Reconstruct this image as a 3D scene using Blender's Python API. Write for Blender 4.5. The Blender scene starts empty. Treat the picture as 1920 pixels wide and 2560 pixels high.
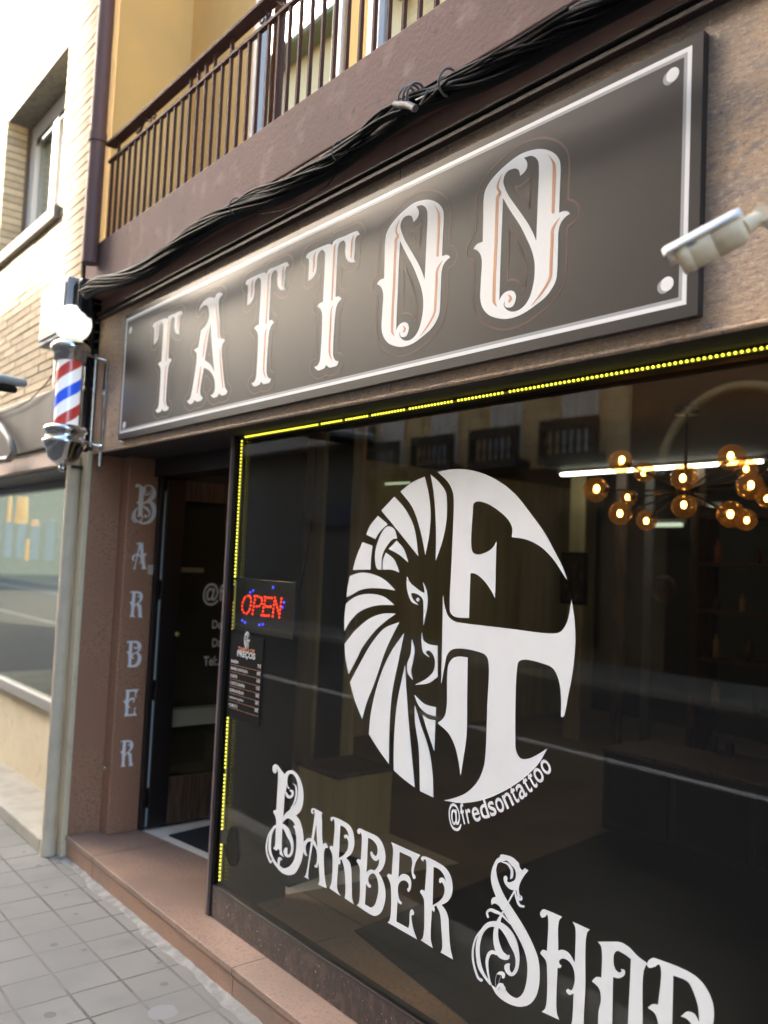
import bpy, bmesh, math, random
import numpy as np
from mathutils import Vector, Matrix
from mathutils.geometry import tessellate_polygon
random.seed(7)
C = bpy.context.scene
col = C.collection
R = math.radians

# ------------------------------------------------------------------ camera
CAM_H = 1.739
r_ = Vector((0.6316804, 0.77394329, 0.04462797))
u_ = Vector((0.01904356, -0.07304165, 0.99714706))
f_ = Vector((-0.77499497, 0.62902838, 0.06087761))
FPX = 2142.0
cd = bpy.data.cameras.new('camera')
cam = bpy.data.objects.new('camera', cd)
col.objects.link(cam)
m = Matrix((r_, u_, -f_)).transposed().to_4x4()
m.translation = Vector((0, 0, CAM_H))
cam.matrix_world = m
cd.sensor_fit = 'VERTICAL'
cd.sensor_height = 36.0
cd.lens = FPX / 2560 * 36.0
cd.clip_start = 0.05
cd.clip_end = 500
cd.dof.use_dof = True
cd.dof.focus_distance = 2.7
cd.dof.aperture_fstop = 1.9
C.camera = cam
C.render.resolution_x = 768
C.render.resolution_y = 1024

# ------------------------------------------------------------------ sky, sun, exposure
SUN_EL, SUN_AZ = 27.0, 60.0          # azimuth: from the street side, 60 degrees towards -x
sd = Vector((-math.sin(R(SUN_AZ)) * math.cos(R(SUN_EL)), -math.cos(R(SUN_AZ)) * math.cos(R(SUN_EL)), math.sin(R(SUN_EL))))
w = bpy.data.worlds.new('World'); C.world = w; w.use_nodes = True
nt = w.node_tree; bg = nt.nodes['Background']
sky = nt.nodes.new('ShaderNodeTexSky'); sky.sky_type = 'NISHITA'; sky.sun_disc = False
sky.sun_elevation = R(SUN_EL); sky.sun_rotation = math.atan2(sd.x, sd.y)
sky.dust_density = 3.5; sky.ozone_density = 0.9
nt.links.new(sky.outputs[0], bg.inputs[0]); bg.inputs[1].default_value = 0.15
sl = bpy.data.lights.new('sun', 'SUN'); sl.energy = 2.6; sl.angle = R(0.5); sl.color = (1, .93, .82)
so = bpy.data.objects.new('sun', sl); col.objects.link(so)
so.rotation_euler = sd.to_track_quat('Z', 'Y').to_euler()
C.view_settings.view_transform = 'Standard'; C.view_settings.look = 'None'
C.view_settings.exposure = 3.34; C.view_settings.gamma = 1

# ------------------------------------------------------------------ pixel -> point on a plane of the place
def ray(px, py):
    return f_ + r_ * ((px - 960) / FPX) - u_ * ((py - 1280) / FPX)
def PY(px, py, y):
    d = ray(px, py); q = d * (y / d.y); return Vector((q.x, q.y, q.z + CAM_H))
def PX(px, py, x):
    d = ray(px, py); q = d * (x / d.x); return Vector((q.x, q.y, q.z + CAM_H))
def PZ(px, py, z):
    d = ray(px, py); q = d * ((z - CAM_H) / d.z); return Vector((q.x, q.y, z))

# ------------------------------------------------------------------ materials
MATS = {}
def mat(name, base=(.5, .5, .5), rough=.6, metal=0, spec=.5, noise=None, bump=None, emit=None, coat=0, stretch=(1, 1, 1)):
    """noise=(scale, colour2, lo, hi [, detail])  bump=(scale, strength)"""
    m = bpy.data.materials.new(name); m.use_nodes = True; n = m.node_tree
    b = n.nodes['Principled BSDF']
    b.inputs['Base Color'].default_value = (*base, 1); b.inputs['Roughness'].default_value = rough
    b.inputs['Metallic'].default_value = metal; b.inputs['Specular IOR Level'].default_value = spec
    b.inputs['Coat Weight'].default_value = coat
    if emit:
        b.inputs['Emission Color'].default_value = (*emit[0], 1); b.inputs['Emission Strength'].default_value = emit[1]
    if noise or bump:
        tc = n.nodes.new('ShaderNodeTexCoord'); mp = n.nodes.new('ShaderNodeMapping'); mp.inputs['Scale'].default_value = stretch
        n.links.new(tc.outputs['Object'], mp.inputs[0])
    if noise:
        layers = noise if isinstance(noise, list) else [noise]
        prev = None
        for L in layers:
            t = n.nodes.new('ShaderNodeTexNoise'); t.inputs['Scale'].default_value = L[0]; t.inputs['Detail'].default_value = L[4] if len(L) > 4 else 6
            n.links.new(mp.outputs[0], t.inputs[0])
            rp = n.nodes.new('ShaderNodeMapRange'); rp.inputs[1].default_value = L[2]; rp.inputs[2].default_value = L[3]
            n.links.new(t.outputs[0], rp.inputs[0])
            mx = n.nodes.new('ShaderNodeMix'); mx.data_type = 'RGBA'
            if prev is None: mx.inputs[6].default_value = (*base, 1)
            else: n.links.new(prev, mx.inputs[6])
            mx.inputs[7].default_value = (*L[1], 1)
            n.links.new(rp.outputs[0], mx.inputs[0]); prev = mx.outputs[2]
        n.links.new(prev, b.inputs['Base Color'])
    if bump:
        t = n.nodes.new('ShaderNodeTexNoise'); t.inputs['Scale'].default_value = bump[0]; t.inputs['Detail'].default_value = 8
        n.links.new(mp.outputs[0], t.inputs[0])
        bp = n.nodes.new('ShaderNodeBump'); bp.inputs['Strength'].default_value = bump[1]; bp.inputs['Distance'].default_value = .01
        n.links.new(t.outputs[0], bp.inputs['Height']); n.links.new(bp.outputs[0], b.inputs['Normal'])
    MATS[name] = m
    return m

def glass_mat(name, tint=(.9, .93, .9), f0=.06, rough=0.0, power=5.0, gain=1.0):
    m = bpy.data.materials.new(name); m.use_nodes = True; n = m.node_tree; n.nodes.clear()
    o = n.nodes.new('ShaderNodeOutputMaterial'); mx = n.nodes.new('ShaderNodeMixShader')
    tr = n.nodes.new('ShaderNodeBsdfTransparent'); tr.inputs[0].default_value = (*tint, 1)
    gl = n.nodes.new('ShaderNodeBsdfGlossy'); gl.inputs['Roughness'].default_value = rough
    lw = n.nodes.new('ShaderNodeLayerWeight'); lw.inputs[0].default_value = .5
    p = n.nodes.new('ShaderNodeMath'); p.operation = 'POWER'; p.inputs[1].default_value = power
    n.links.new(lw.outputs['Facing'], p.inputs[0])
    a = n.nodes.new('ShaderNodeMath'); a.operation = 'MULTIPLY_ADD'; a.inputs[1].default_value = (1 - f0) * gain; a.inputs[2].default_value = f0
    n.links.new(p.outputs[0], a.inputs[0])
    n.links.new(a.outputs[0], mx.inputs[0]); n.links.new(tr.outputs[0], mx.inputs[1]); n.links.new(gl.outputs[0], mx.inputs[2])
    n.links.new(mx.outputs[0], o.inputs[0])
    return m

def brick_mat(name, c1, c2, mortar, bw, bh, ms=.006, offset=.5, bump=.6, axes='xz', dirt=None, rough=.85, dist=.01, var=None):
    m = bpy.data.materials.new(name); m.use_nodes = True; n = m.node_tree; b = n.nodes['Principled BSDF']
    tc = n.nodes.new('ShaderNodeTexCoord'); sp = n.nodes.new('ShaderNodeSeparateXYZ'); cb = n.nodes.new('ShaderNodeCombineXYZ')
    n.links.new(tc.outputs['Object'], sp.inputs[0])
    if axes == 'xz':
        ad = n.nodes.new('ShaderNodeMath'); ad.operation = 'ADD'
        n.links.new(sp.outputs[0], ad.inputs[0]); n.links.new(sp.outputs[1], ad.inputs[1])
        n.links.new(ad.outputs[0], cb.inputs[0]); n.links.new(sp.outputs[2], cb.inputs[1])
    else:
        n.links.new(sp.outputs[0], cb.inputs[0]); n.links.new(sp.outputs[1], cb.inputs[1])
    br = n.nodes.new('ShaderNodeTexBrick'); br.inputs['Scale'].default_value = 1
    br.inputs['Brick Width'].default_value = bw; br.inputs['Row Height'].default_value = bh
    br.inputs['Mortar Size'].default_value = ms; br.inputs['Mortar Smooth'].default_value = .3; br.offset = offset
    br.inputs['Color1'].default_value = (*c1, 1); br.inputs['Color2'].default_value = (*c2, 1); br.inputs['Mortar'].default_value = (*mortar, 1)
    # wobble so joints are not ruler straight
    nz = n.nodes.new('ShaderNodeTexNoise'); nz.inputs['Scale'].default_value = 9
    n.links.new(tc.outputs['Object'], nz.inputs[0])
    va = n.nodes.new('ShaderNodeVectorMath'); va.operation = 'MULTIPLY_ADD'; va.inputs[1].default_value = (.006, .006, 0)
    n.links.new(nz.outputs['Color'], va.inputs[0]); n.links.new(cb.outputs[0], va.inputs[2])
    n.links.new(va.outputs[0], br.inputs[0])
    prev = br.outputs[0]
    for D in (dirt or []):
        t = n.nodes.new('ShaderNodeTexNoise'); t.inputs['Scale'].default_value = D[0]; t.inputs['Detail'].default_value = 7
        n.links.new(tc.outputs['Object'], t.inputs[0])
        rp = n.nodes.new('ShaderNodeMapRange'); rp.inputs[1].default_value = D[2]; rp.inputs[2].default_value = D[3]
        n.links.new(t.outputs[0], rp.inputs[0])
        mx = n.nodes.new('ShaderNodeMix'); mx.data_type = 'RGBA'; n.links.new(prev, mx.inputs[6]); mx.inputs[7].default_value = (*D[1], 1)
        n.links.new(rp.outputs[0], mx.inputs[0]); prev = mx.outputs[2]
    n.links.new(prev, b.inputs['Base Color']); b.inputs['Roughness'].default_value = rough
    n2 = n.nodes.new('ShaderNodeTexNoise'); n2.inputs['Scale'].default_value = 60; n2.inputs['Detail'].default_value = 8
    n.links.new(tc.outputs['Object'], n2.inputs[0])
    sm = n.nodes.new('ShaderNodeMath'); sm.operation = 'MULTIPLY_ADD'; sm.inputs[1].default_value = .25
    inv = n.nodes.new('ShaderNodeMath'); inv.operation = 'SUBTRACT'; inv.inputs[0].default_value = 1
    n.links.new(br.outputs['Fac'], inv.inputs[1])
    n.links.new(n2.outputs[0], sm.inputs[0]); n.links.new(inv.outputs[0], sm.inputs[2])
    bp = n.nodes.new('ShaderNodeBump'); bp.inputs['Strength'].default_value = bump; bp.inputs['Distance'].default_value = dist
    n.links.new(sm.outputs[0], bp.inputs['Height']); n.links.new(bp.outputs[0], b.inputs['Normal'])
    return m

# stone and paint
granite = mat('granite', (.50, .33, .20), .6, noise=[(5, (.36, .27, .21), .42, .66), (34, (.28, .21, .18), .54, .68, 8), (80, (.56, .42, .28), .52, .64), (120, (.14, .11, .10), .60, .68), (260, (.20, .15, .12), .56, .66)], bump=(60, .25), stretch=(.6, 1, 1.5))
granite_reveal = mat('granite_reveal', (.36, .19, .112), .40, noise=[(110, (.17, .095, .065), .48, .66), (3, (.30, .155, .095), .4, .6)], bump=(90, .08))
granite_step = mat('granite_step', (.34, .215, .15), .36, noise=[(2.2, (.23, .155, .11), .38, .62), (70, (.20, .14, .12), .50, .66), (160, (.10, .07, .07), .64, .74)], bump=(40, .06))
granite_riser = mat('granite_riser', (.33, .19, .125), .5, noise=[(3, (.24, .16, .12), .4, .6), (110, (.17, .11, .09), .55, .7)], bump=(50, .15))
stucco = mat('plum_stucco', (.155, .088, .074), .85, noise=[(2.5, (.132, .077, .064), .42, .68), (9, (.22, .135, .125), .56, .74), (22, (.10, .062, .058), .60, .74), (60, (.06, .04, .038), .68, .76)], bump=(55, .25))
stucco_low = mat('brown_stucco', (.25, .145, .115), .8, noise=[(5, (.18, .11, .09), .45, .7)], bump=(60, .2))
yellow = mat('ochre_render', (.90, .57, .19), .85, noise=[(3, (.82, .53, .19), .4, .7)], bump=(70, .12))
dark_ledge = mat('dark_ledge', (.035, .02, .016), .6)
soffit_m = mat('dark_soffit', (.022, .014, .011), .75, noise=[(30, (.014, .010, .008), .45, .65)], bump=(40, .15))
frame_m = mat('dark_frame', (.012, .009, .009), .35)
frame_edge = mat('plum_frame', (.12, .08, .085), .4)
base_m = mat('dark_base_panel', (.028, .018, .016), .45, noise=[(24, (.070, .043, .037), .50, .62, 12), (90, (.05, .033, .03), .52, .62, 8), (120, (.40, .35, .31), .675, .70, 3)], bump=(35, .2), stretch=(1, 1, .6))
rail_m = mat('brown_iron', (.10, .052, .040), .75, spec=.2)
white_m = mat('white_frame', (.78, .76, .72), .4)
slate = mat('sign_panel', (.034, .028, .025), .36, spec=.4, noise=[(1.1, (.042, .037, .033), .4, .7)])
slate_edge = mat('sign_edge', (.03, .027, .026), .5)
vinyl = mat('white_vinyl', (.80, .80, .79), .45, noise=[(6, (.74, .745, .74), .5, .75)])
ink_white = mat('white_print', (.86, .85, .82), .35)
ink_grey = mat('grey_print', (.36, .36, .36), .4)
ink_orange = mat('orange_print', (.60, .27, .13), .4)
ink_ghost = mat('brown_outline_print', (.135, .080, .060), .3)
silver_vinyl = mat('silver_vinyl', (.60, .60, .62), .4)
reveal_vinyl = mat('reveal_vinyl', (.80, .80, .82), .4)
cable_m = mat('black_cable', (.005, .005, .0055), .6, spec=.12)
cable_g = mat('grey_cable', (.020, .0195, .018), .7, spec=.12)
tie_m = mat('cable_tie', (.16, .14, .13), .5)
steel = mat('pole_chrome', (.62, .62, .60), .16, metal=1, noise=[(14, (.42, .41, .38), .4, .7)])
pipe_m = mat('cream_pipe', (.58, .49, .36), .6, noise=[(7, (.48, .41, .30), .45, .7)])
cream = mat('cream_render', (.66, .56, .38), .85, noise=[(2.5, (.58, .49, .33), .4, .65), (12, (.48, .40, .29), .6, .75)], bump=(40, .15))
band_m = mat('pink_band', (.62, .49, .40), .7)
bronze = mat('bronze_cover', (.045, .032, .023), .55, noise=[(5, (.075, .053, .035), .4, .7)], stretch=(1, 1, .15))
grey_stone = mat('grey_plinth', (.34, .32, .26), .85, noise=[(6, (.27, .25, .20), .4, .65)], bump=(50, .3))
asphalt = mat('asphalt', (.036, .036, .038), .9, noise=[(80, (.055, .055, .055), .5, .7)], bump=(120, .4))
kerb_m = mat('kerb_stone', (.30, .30, .28), .85, noise=[(20, (.22, .22, .2), .5, .7)])
line_m = mat('road_paint', (.7, .7, .68), .7)
gray_wall = mat('grey_render', (.12, .122, .12), .8, noise=[(2, (.09, .092, .09), .4, .7)])
opp_wall = brick_mat('tan_tiles', (.80, .63, .34), (.72, .56, .30), (.42, .33, .20), .5, .26, .012, bump=.3)
opp_low = mat('brown_render', (.17, .125, .08), .8, noise=[(2, (.12, .09, .06), .4, .7)])
opp_dark = mat('dark_shopfront', (.02, .02, .022), .3)
balus_m = mat('dark_baluster', (.04, .03, .025), .7)
curtain_m = mat('white_curtain', (.62, .60, .55), .8)
roof_green = mat('green_tiles', (.16, .22, .12), .8, noise=[(6, (.30, .20, .12), .45, .65)])
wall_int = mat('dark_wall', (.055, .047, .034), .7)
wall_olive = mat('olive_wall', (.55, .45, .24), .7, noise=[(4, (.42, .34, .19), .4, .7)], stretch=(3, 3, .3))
floor_int = mat('brown_tiles', (.24, .18, .11), .5, noise=[(1.5, (.18, .135, .085), .4, .65)])
wood_dark = mat('dark_wood', (.12, .072, .045), .5, noise=[(12, (.045, .028, .018), .4, .6)], stretch=(6, 6, .4))
black_m = mat('black_plastic', (.008, .008, .009), .35)
cream_reflection = mat('cream_reflection', (.62, .56, .45), .5)  # colour of the band that imitates a reflection in the door glass
white_floor = mat('pale_threshold', (.68, .62, .52), .5, noise=[(10, (.56, .50, .41), .5, .7)])
mat_m = mat('doormat_rubber', (.012, .012, .013), .9, bump=(200, .5))
cam_body = mat('cctv_body', (.95, .76, .50), .5, noise=[(9, (.82, .64, .41), .45, .65)], stretch=(3, 1, 1))
cam_white = mat('cctv_hood', (.82, .82, .80), .3)
stone_sill = mat('grey_sill', (.16, .15, .12), .8, noise=[(20, (.11, .10, .085), .45, .65)])
navy = mat('navy_sign', (.012, .016, .06), .4)
mortar_cream = mat('brick_mortar', (.20, .155, .10), .9)
brick_tex = brick_mat('cream_brick', (.66, .53, .34), (.58, .46, .30), (.24, .18, .11), .27, .056, .006, bump=1.0, dist=.02)
paving = brick_mat('paving_tiles', (.205, .197, .170), (.175, .168, .145), (.055, .051, .042), .208, .208, .0068, offset=0, bump=.5, axes='xy',
                   dirt=[(1.3, (.16, .153, .133), .40, .68), (4.5, (.145, .139, .122), .50, .75), (150, (.17, .163, .143), .52, .68)], dist=.006)
brick_cream = mat('cream_brick_face', (.66, .53, .34), .85, noise=[(25, (.58, .46, .30), .45, .65)], bump=(80, .4))
n_ = brick_cream.node_tree; gi_ = n_.nodes.new('ShaderNodeNewGeometry'); hs_ = n_.nodes.new('ShaderNodeHueSaturation'); mr_ = n_.nodes.new('ShaderNodeMapRange')
mr_.inputs[3].default_value = .82; mr_.inputs[4].default_value = 1.12; b_ = n_.nodes['Principled BSDF']; src_ = b_.inputs['Base Color'].links[0].from_socket
n_.links.new(gi_.outputs['Random Per Island'], mr_.inputs[0]); n_.links.new(mr_.outputs[0], hs_.inputs['Value']); n_.links.new(src_, hs_.inputs['Color']); n_.links.new(hs_.outputs[0], b_.inputs['Base Color'])
mortar_m = mat('mortar_fillet', (.27, .26, .23), .9, noise=[(18, (.18, .172, .15), .40, .6), (3, (.21, .20, .175), .45, .6)], bump=(60, .4))
glass_shop = glass_mat('shop_glass', (.88, .86, .78), .048)
glass_clear = glass_mat('clear_glass', (.9, .92, .9), .05)
glass_win = glass_mat('balcony_glass', (.25, .28, .30), .62)
glass_tube = glass_mat('tube_glass', (.95, .96, .97), .05, power=3.5, gain=.8)
glass_amber = glass_mat('amber_glass', (.86, .62, .36), .06, power=1.8, gain=.5)
n_ = glass_amber.node_tree; o_n = [q for q in n_.nodes if q.type == 'OUTPUT_MATERIAL'][0]; old = o_n.inputs[0].links[0].from_socket
tl_ = n_.nodes.new('ShaderNodeBsdfTranslucent'); tl_.inputs[0].default_value = (1, .62, .25, 1)
mm_ = n_.nodes.new('ShaderNodeMixShader'); mm_.inputs[0].default_value = .022
n_.links.new(old, mm_.inputs[1]); n_.links.new(tl_.outputs[0], mm_.inputs[2]); n_.links.new(mm_.outputs[0], o_n.inputs[0])
glass_left = glass_mat('neighbour_glass', (.66, .66, .58), .065)
led_y = mat('yellow_led', (.9, .8, .1), .4, emit=((1, .92, .06), .20))
led_r = mat('red_led', (.9, .1, .05), .4, emit=((1, .045, .01), .20))
led_b = mat('blue_led', (.1, .1, .9), .4, emit=((.03, .05, 1), .35))
filament = mat('warm_filament', (1, .8, .4), .4, emit=((1, .58, .18), 6))
tube_e = mat('white_tube', (1, 1, 1), .4, emit=((.92, 1, .97), 1.4))
tube_dim = mat('dim_tube', (1, 1, 1), .4, emit=((.62, .80, .68), .12))
globe_e = mat('opal_globe', (.80, .78, .70), .25, emit=((1, .95, .80), .13))
warm_lamp = mat('warm_lamp', (1, .7, .3), .5, emit=((1, .58, .17), .20))
red_paint = mat('pole_red', (.62, .05, .045), .4, emit=((.9, .09, .06), .02))
blue_paint = mat('pole_blue', (.02, .10, .75), .4, emit=((.03, .14, 1), .04))
white_paint = mat('pole_white', (.85, .85, .85), .4, emit=((1, 1, .97), .05))
blue_strip = mat('metal_and_glint', (.42, .50, .52), .4)  # lamp metal; also colours the painted reflection on the door edge

# ------------------------------------------------------------------ mesh helpers
class MB:
    def __init__(s): s.v = []; s.f = []; s.sm = []
    def add(s, vs, fs, smooth=False):
        o = len(s.v); s.v += [tuple(v) for v in vs]; s.f += [tuple(i + o for i in f) for f in fs]; s.sm += [smooth] * len(fs); return s
    def box(s, x0, x1, y0, y1, z0, z1):
        v = [(x, y, z) for z in (z0, z1) for y in (y0, y1) for x in (x0, x1)]
        return s.add(v, [(0, 2, 3, 1), (4, 5, 7, 6), (0, 1, 5, 4), (2, 6, 7, 3), (0, 4, 6, 2), (1, 3, 7, 5)])
    def tube(s, pts, rad, n=10, caps=True):
        pts = [Vector(p) for p in pts]; k = len(pts); rr = rad if isinstance(rad, (list, tuple)) else [rad] * k
        vs = []; up = None
        for i, p in enumerate(pts):
            t = (pts[min(i + 1, k - 1)] - pts[max(i - 1, 0)]).normalized()
            if up is None:
                up = Vector((0, 0, 1)) if abs(t.z) < .9 else Vector((1, 0, 0))
            a = t.cross(up).normalized(); b = t.cross(a).normalized(); up = -b if (-b).dot(up) > 0 else b
            for j in range(n):
                th = 2 * math.pi * j / n; vs.append(p + a * rr[i] * math.cos(th) + b * rr[i] * math.sin(th))
        fs = [(i * n + j, i * n + (j + 1) % n, (i + 1) * n + (j + 1) % n, (i + 1) * n + j) for i in range(k - 1) for j in range(n)]
        s.add(vs, fs, True)
        if caps:
            s.add([vs[j] for j in range(n)], [tuple(range(n))[::-1]]); s.add([vs[(k - 1) * n + j] for j in range(n)], [tuple(range(n))])
        return s
    def lathe(s, prof, c, n=40, axis=Vector((0, 0, 1)), smooth=True):
        c = Vector(c); axis = axis.normalized(); a = axis.orthogonal().normalized(); b = axis.cross(a)
        vs = []
        for (rr, h) in prof:
            for j in range(n):
                th = 2 * math.pi * j / n; vs.append(c + axis * h + a * rr * math.cos(th) + b * rr * math.sin(th))
        k = len(prof)
        fs = [(i * n + j, i * n + (j + 1) % n, (i + 1) * n + (j + 1) % n, (i + 1) * n + j) for i in range(k - 1) for j in range(n)]
        return s.add(vs, fs, smooth)
    def sphere(s, c, rad, n=16, m=10, sc=(1, 1, 1)):
        vs = []; c = Vector(c)
        for i in range(m + 1):
            ph = math.pi * i / m
            for j in range(n):
                th = 2 * math.pi * j / n
                vs.append(c + Vector((rad * sc[0] * math.sin(ph) * math.cos(th), rad * sc[1] * math.sin(ph) * math.sin(th), rad * sc[2] * math.cos(ph))))
        fs = [(i * n + j, (i + 1) * n + j, (i + 1) * n + (j + 1) % n, i * n + (j + 1) % n) for i in range(m) for j in range(n)]
        return s.add(vs, fs, True)
    def build(s, name, material, parent=None, bevel=0):
        me = bpy.data.meshes.new(name)
        me.from_pydata([tuple(v) for v in s.v], [], s.f)
        for p, q in zip(me.polygons, s.sm): p.use_smooth = q
        me.materials.append(material); me.update()
        o = bpy.data.objects.new(name, me); col.objects.link(o)
        if parent is not None: o.parent = parent
        if bevel:
            b = o.modifiers.new('bevel', 'BEVEL'); b.width = bevel; b.segments = 2; b.limit_method = 'ANGLE'
        return o

def thing(name, label, cat, group=None):
    o = bpy.data.objects.new(name, None); col.objects.link(o); o.empty_display_size = .1
    o['label'] = label; o['category'] = cat
    if group: o['group'] = group
    return o
def tag(o, label, cat, group=None):
    o['label'] = label; o['category'] = cat
    if group: o['group'] = group
    return o
def struct(o): o['kind'] = 'structure'; return o
def box(name, m, parent, *b, bevel=0): return MB().box(*b).build(name, m, parent, bevel)

# ------------------------------------------------------------------ outline tools (letters and vinyl are flat shapes lying in the plane they stand on)
def parse(s, off, sc):
    pts = []; cor = []
    for t in s.split():
        c = t.endswith('c'); t = t.rstrip('c'); x, y = t.split(',')
        pts.append((off[0] + float(x) / sc, off[1] + float(y) / sc)); cor.append(c)
    return pts, cor
def smooth(pts, cor, n=6):
    k = len(pts); out = []
    P = [Vector(p) for p in pts]
    for i in range(k):
        p1, p2 = P[i], P[(i + 1) % k]
        p0 = P[i - 1] if not cor[i] else p1 - (p2 - p1) * .5
        p3 = P[(i + 2) % k] if not cor[(i + 1) % k] else p2 + (p2 - p1) * .5
        L = (p2 - p1).length
        d0 = max((p1 - p0).length, 1e-6) ** .5; d1 = max(L, 1e-6) ** .5; d2 = max((p3 - p2).length, 1e-6) ** .5
        m1 = ((p1 - p0) / d0 - (p2 - p0) / (d0 + d1) + (p2 - p1) / d1) * d1
        m2 = ((p2 - p1) / d1 - (p3 - p1) / (d1 + d2) + (p3 - p2) / d2) * d1
        if cor[i] and cor[(i + 1) % k]: nn = 1
        else: nn = n
        for j in range(nn):
            t = j / nn; t2 = t * t; t3 = t2 * t
            q = p1 * (2 * t3 - 3 * t2 + 1) + m1 * (t3 - 2 * t2 + t) + p2 * (-2 * t3 + 3 * t2) + m2 * (t3 - t2)
            out.append((q.x, q.y))
    return out
def stroke(s, off, sc, n=5):
    """x,y,w triples -> closed outline of a tapering stroke"""
    raw = [[float(a) for a in t.split(',')] for t in s.split()]
    P = [Vector((x, y, ww)) for x, y, ww in raw]; k = len(P); cl = []
    for i in range(k - 1):
        p1, p2 = P[i], P[i + 1]; p0 = P[i - 1] if i else p1 * 2 - p2; p3 = P[i + 2] if i + 2 < k else p2 * 2 - p1
        for j in range(n):
            t = j / n
            cl.append(.5 * ((2 * p1) + (p2 - p0) * t + (2 * p0 - 5 * p1 + 4 * p2 - p3) * t * t + (3 * p1 - p0 - 3 * p2 + p3) * t ** 3))
    cl.append(P[-1])
    Lf = []; Rt = []
    for i, p in enumerate(cl):
        a = cl[max(i - 1, 0)]; b = cl[min(i + 1, len(cl) - 1)]
        d = Vector((b.x - a.x, b.y - a.y)).normalized(); nn = Vector((-d.y, d.x)) * max(p.z, .5) / 2
        Lf.append(Vector((p.x, p.y)) + nn); Rt.append(Vector((p.x, p.y)) - nn)
    def cap(c, a, b):
        c = Vector((c.x, c.y)); r0 = a - c; ang = math.pi / 4; o = []
        for q in (1, 2, 3):
            o.append(c + Matrix.Rotation(-ang * q, 2) @ r0)
        return o
    poly = Lf + cap(cl[-1], Lf[-1], Rt[-1]) + Rt[::-1] + cap(cl[0], Rt[0], Lf[0])
    return [(off[0] + p[0] / sc, off[1] + p[1] / sc) for p in poly]
def glyph(off, sc, polys=(), strokes=()):
    """list of shapes, each [outer, hole, hole...] in photograph pixels"""
    G = []
    for p in polys:
        rings = p if isinstance(p, (list, tuple)) else [p]
        G.append([smooth(*parse(r, off, sc)) for r in rings])
    for s in strokes: G.append([stroke(s, off, sc)])
    return G
def to_plane(G, y):
    return [[[(PY(px, py, y).x, PY(px, py, y).z) for px, py in ring] for ring in sh] for sh in G]
def bounds(F):
    xs = [p[0] for sh in F for r in sh for p in r]; zs = [p[1] for sh in F for r in sh for p in r]
    return min(xs), max(xs), min(zs), max(zs)
def move(F, dx, dz): return [[[(a + dx, b + dz) for a, b in r] for r in sh] for sh in F]
def fit(F, u0, u1, v0, v1):
    a0, a1, b0, b1 = bounds(F)
    return [[[(u0 + (a - a0) / (a1 - a0) * (u1 - u0), v0 + (b - b0) / (b1 - b0) * (v1 - v0)) for a, b in r] for r in sh] for sh in F]
def solid(F, origin, U, V, N, thick=.0008, step=.00012, mb=None):
    """F flat shapes (u,v) -> thin solid on plane origin + u U + v V, front facing N"""
    mb = mb or MB(); origin, U, V, N = map(Vector, (origin, U, V, N))
    for k, sh in enumerate(F):
        top = N * (thick + step * k)
        flat = [p for r in sh for p in r]
        tri = tessellate_polygon([[Vector((p[0], p[1], 0)) for p in r] for r in sh])
        vs = [origin + U * a + V * b + top for a, b in flat]
        mb.add(vs, tri)
        for r in sh:
            n = len(r); vs = [origin + U * a + V * b + top for a, b in r] + [origin + U * a + V * b for a, b in r]
            mb.add(vs, [(i, (i + 1) % n, n + (i + 1) % n, n + i) for i in range(n)])
    return mb
def on_facade(F, y, thick=.0008, mb=None): return solid(F, (0, y, 0), (1, 0, 0), (0, 0, 1), (0, -1, 0), thick, mb=mb)
def contour(F, d, wd, res=.004):
    """closed line of width wd at distance d outside the shapes F, as small quads"""
    a0, a1, b0, b1 = bounds(F); m_ = d + 3 * res
    xs = np.arange(a0 - m_, a1 + m_, res); zs = np.arange(b0 - m_, b1 + m_, res)
    X, Z = np.meshgrid(xs, zs); D = np.full(X.shape, 9.); ins = np.zeros(X.shape, bool)
    for sh in F:
        i0 = np.zeros(X.shape, bool)
        for r in sh:
            for k in range(len(r)):
                (x1, z1), (x2, z2) = r[k], r[(k + 1) % len(r)]
                dx, dz = x2 - x1, z2 - z1; L = dx * dx + dz * dz + 1e-12
                t = np.clip(((X - x1) * dx + (Z - z1) * dz) / L, 0, 1)
                D = np.minimum(D, np.hypot(X - x1 - t * dx, Z - z1 - t * dz))
                if z1 != z2:
                    cr = ((z1 > Z) != (z2 > Z)) & (X < (x2 - x1) * (Z - z1) / (z2 - z1) + x1); i0 ^= cr
        ins |= i0
    D = np.where(ins, -D, D) - d
    quads = []
    for i in range(len(zs) - 1):
        row = (D[i, :-1] > 0).astype(int) + (D[i, 1:] > 0) + (D[i + 1, :-1] > 0) + (D[i + 1, 1:] > 0)
        for j in np.nonzero((row > 0) & (row < 4))[0]:
            c = [(xs[j], zs[i], D[i, j]), (xs[j + 1], zs[i], D[i, j + 1]), (xs[j + 1], zs[i + 1], D[i + 1, j + 1]), (xs[j], zs[i + 1], D[i + 1, j])]
            cut = []
            for q in range(4):
                A, B = c[q], c[(q + 1) % 4]
                if (A[2] > 0) != (B[2] > 0):
                    t = A[2] / (A[2] - B[2]); cut.append(Vector((A[0] + (B[0] - A[0]) * t, A[1] + (B[1] - A[1]) * t)))
            for q in range(0, len(cut) - 1, 2):
                a, b = cut[q], cut[q + 1]; dd = b - a
                if dd.length < 1e-6: continue
                dd.normalize(); nn = Vector((-dd.y, dd.x)) * wd / 2; e = dd * wd * .12
                quads.append([a - e + nn, b + e + nn, b + e - nn, a - e - nn])
    return quads
def quads_on_facade(quads, y):
    mb = MB()
    for i, q in enumerate(quads):
        yy = y - .00005 * (i % 3); mb.add([(p[0], yy, p[1]) for p in q], [(0, 1, 2, 3)])
    return mb
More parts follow.
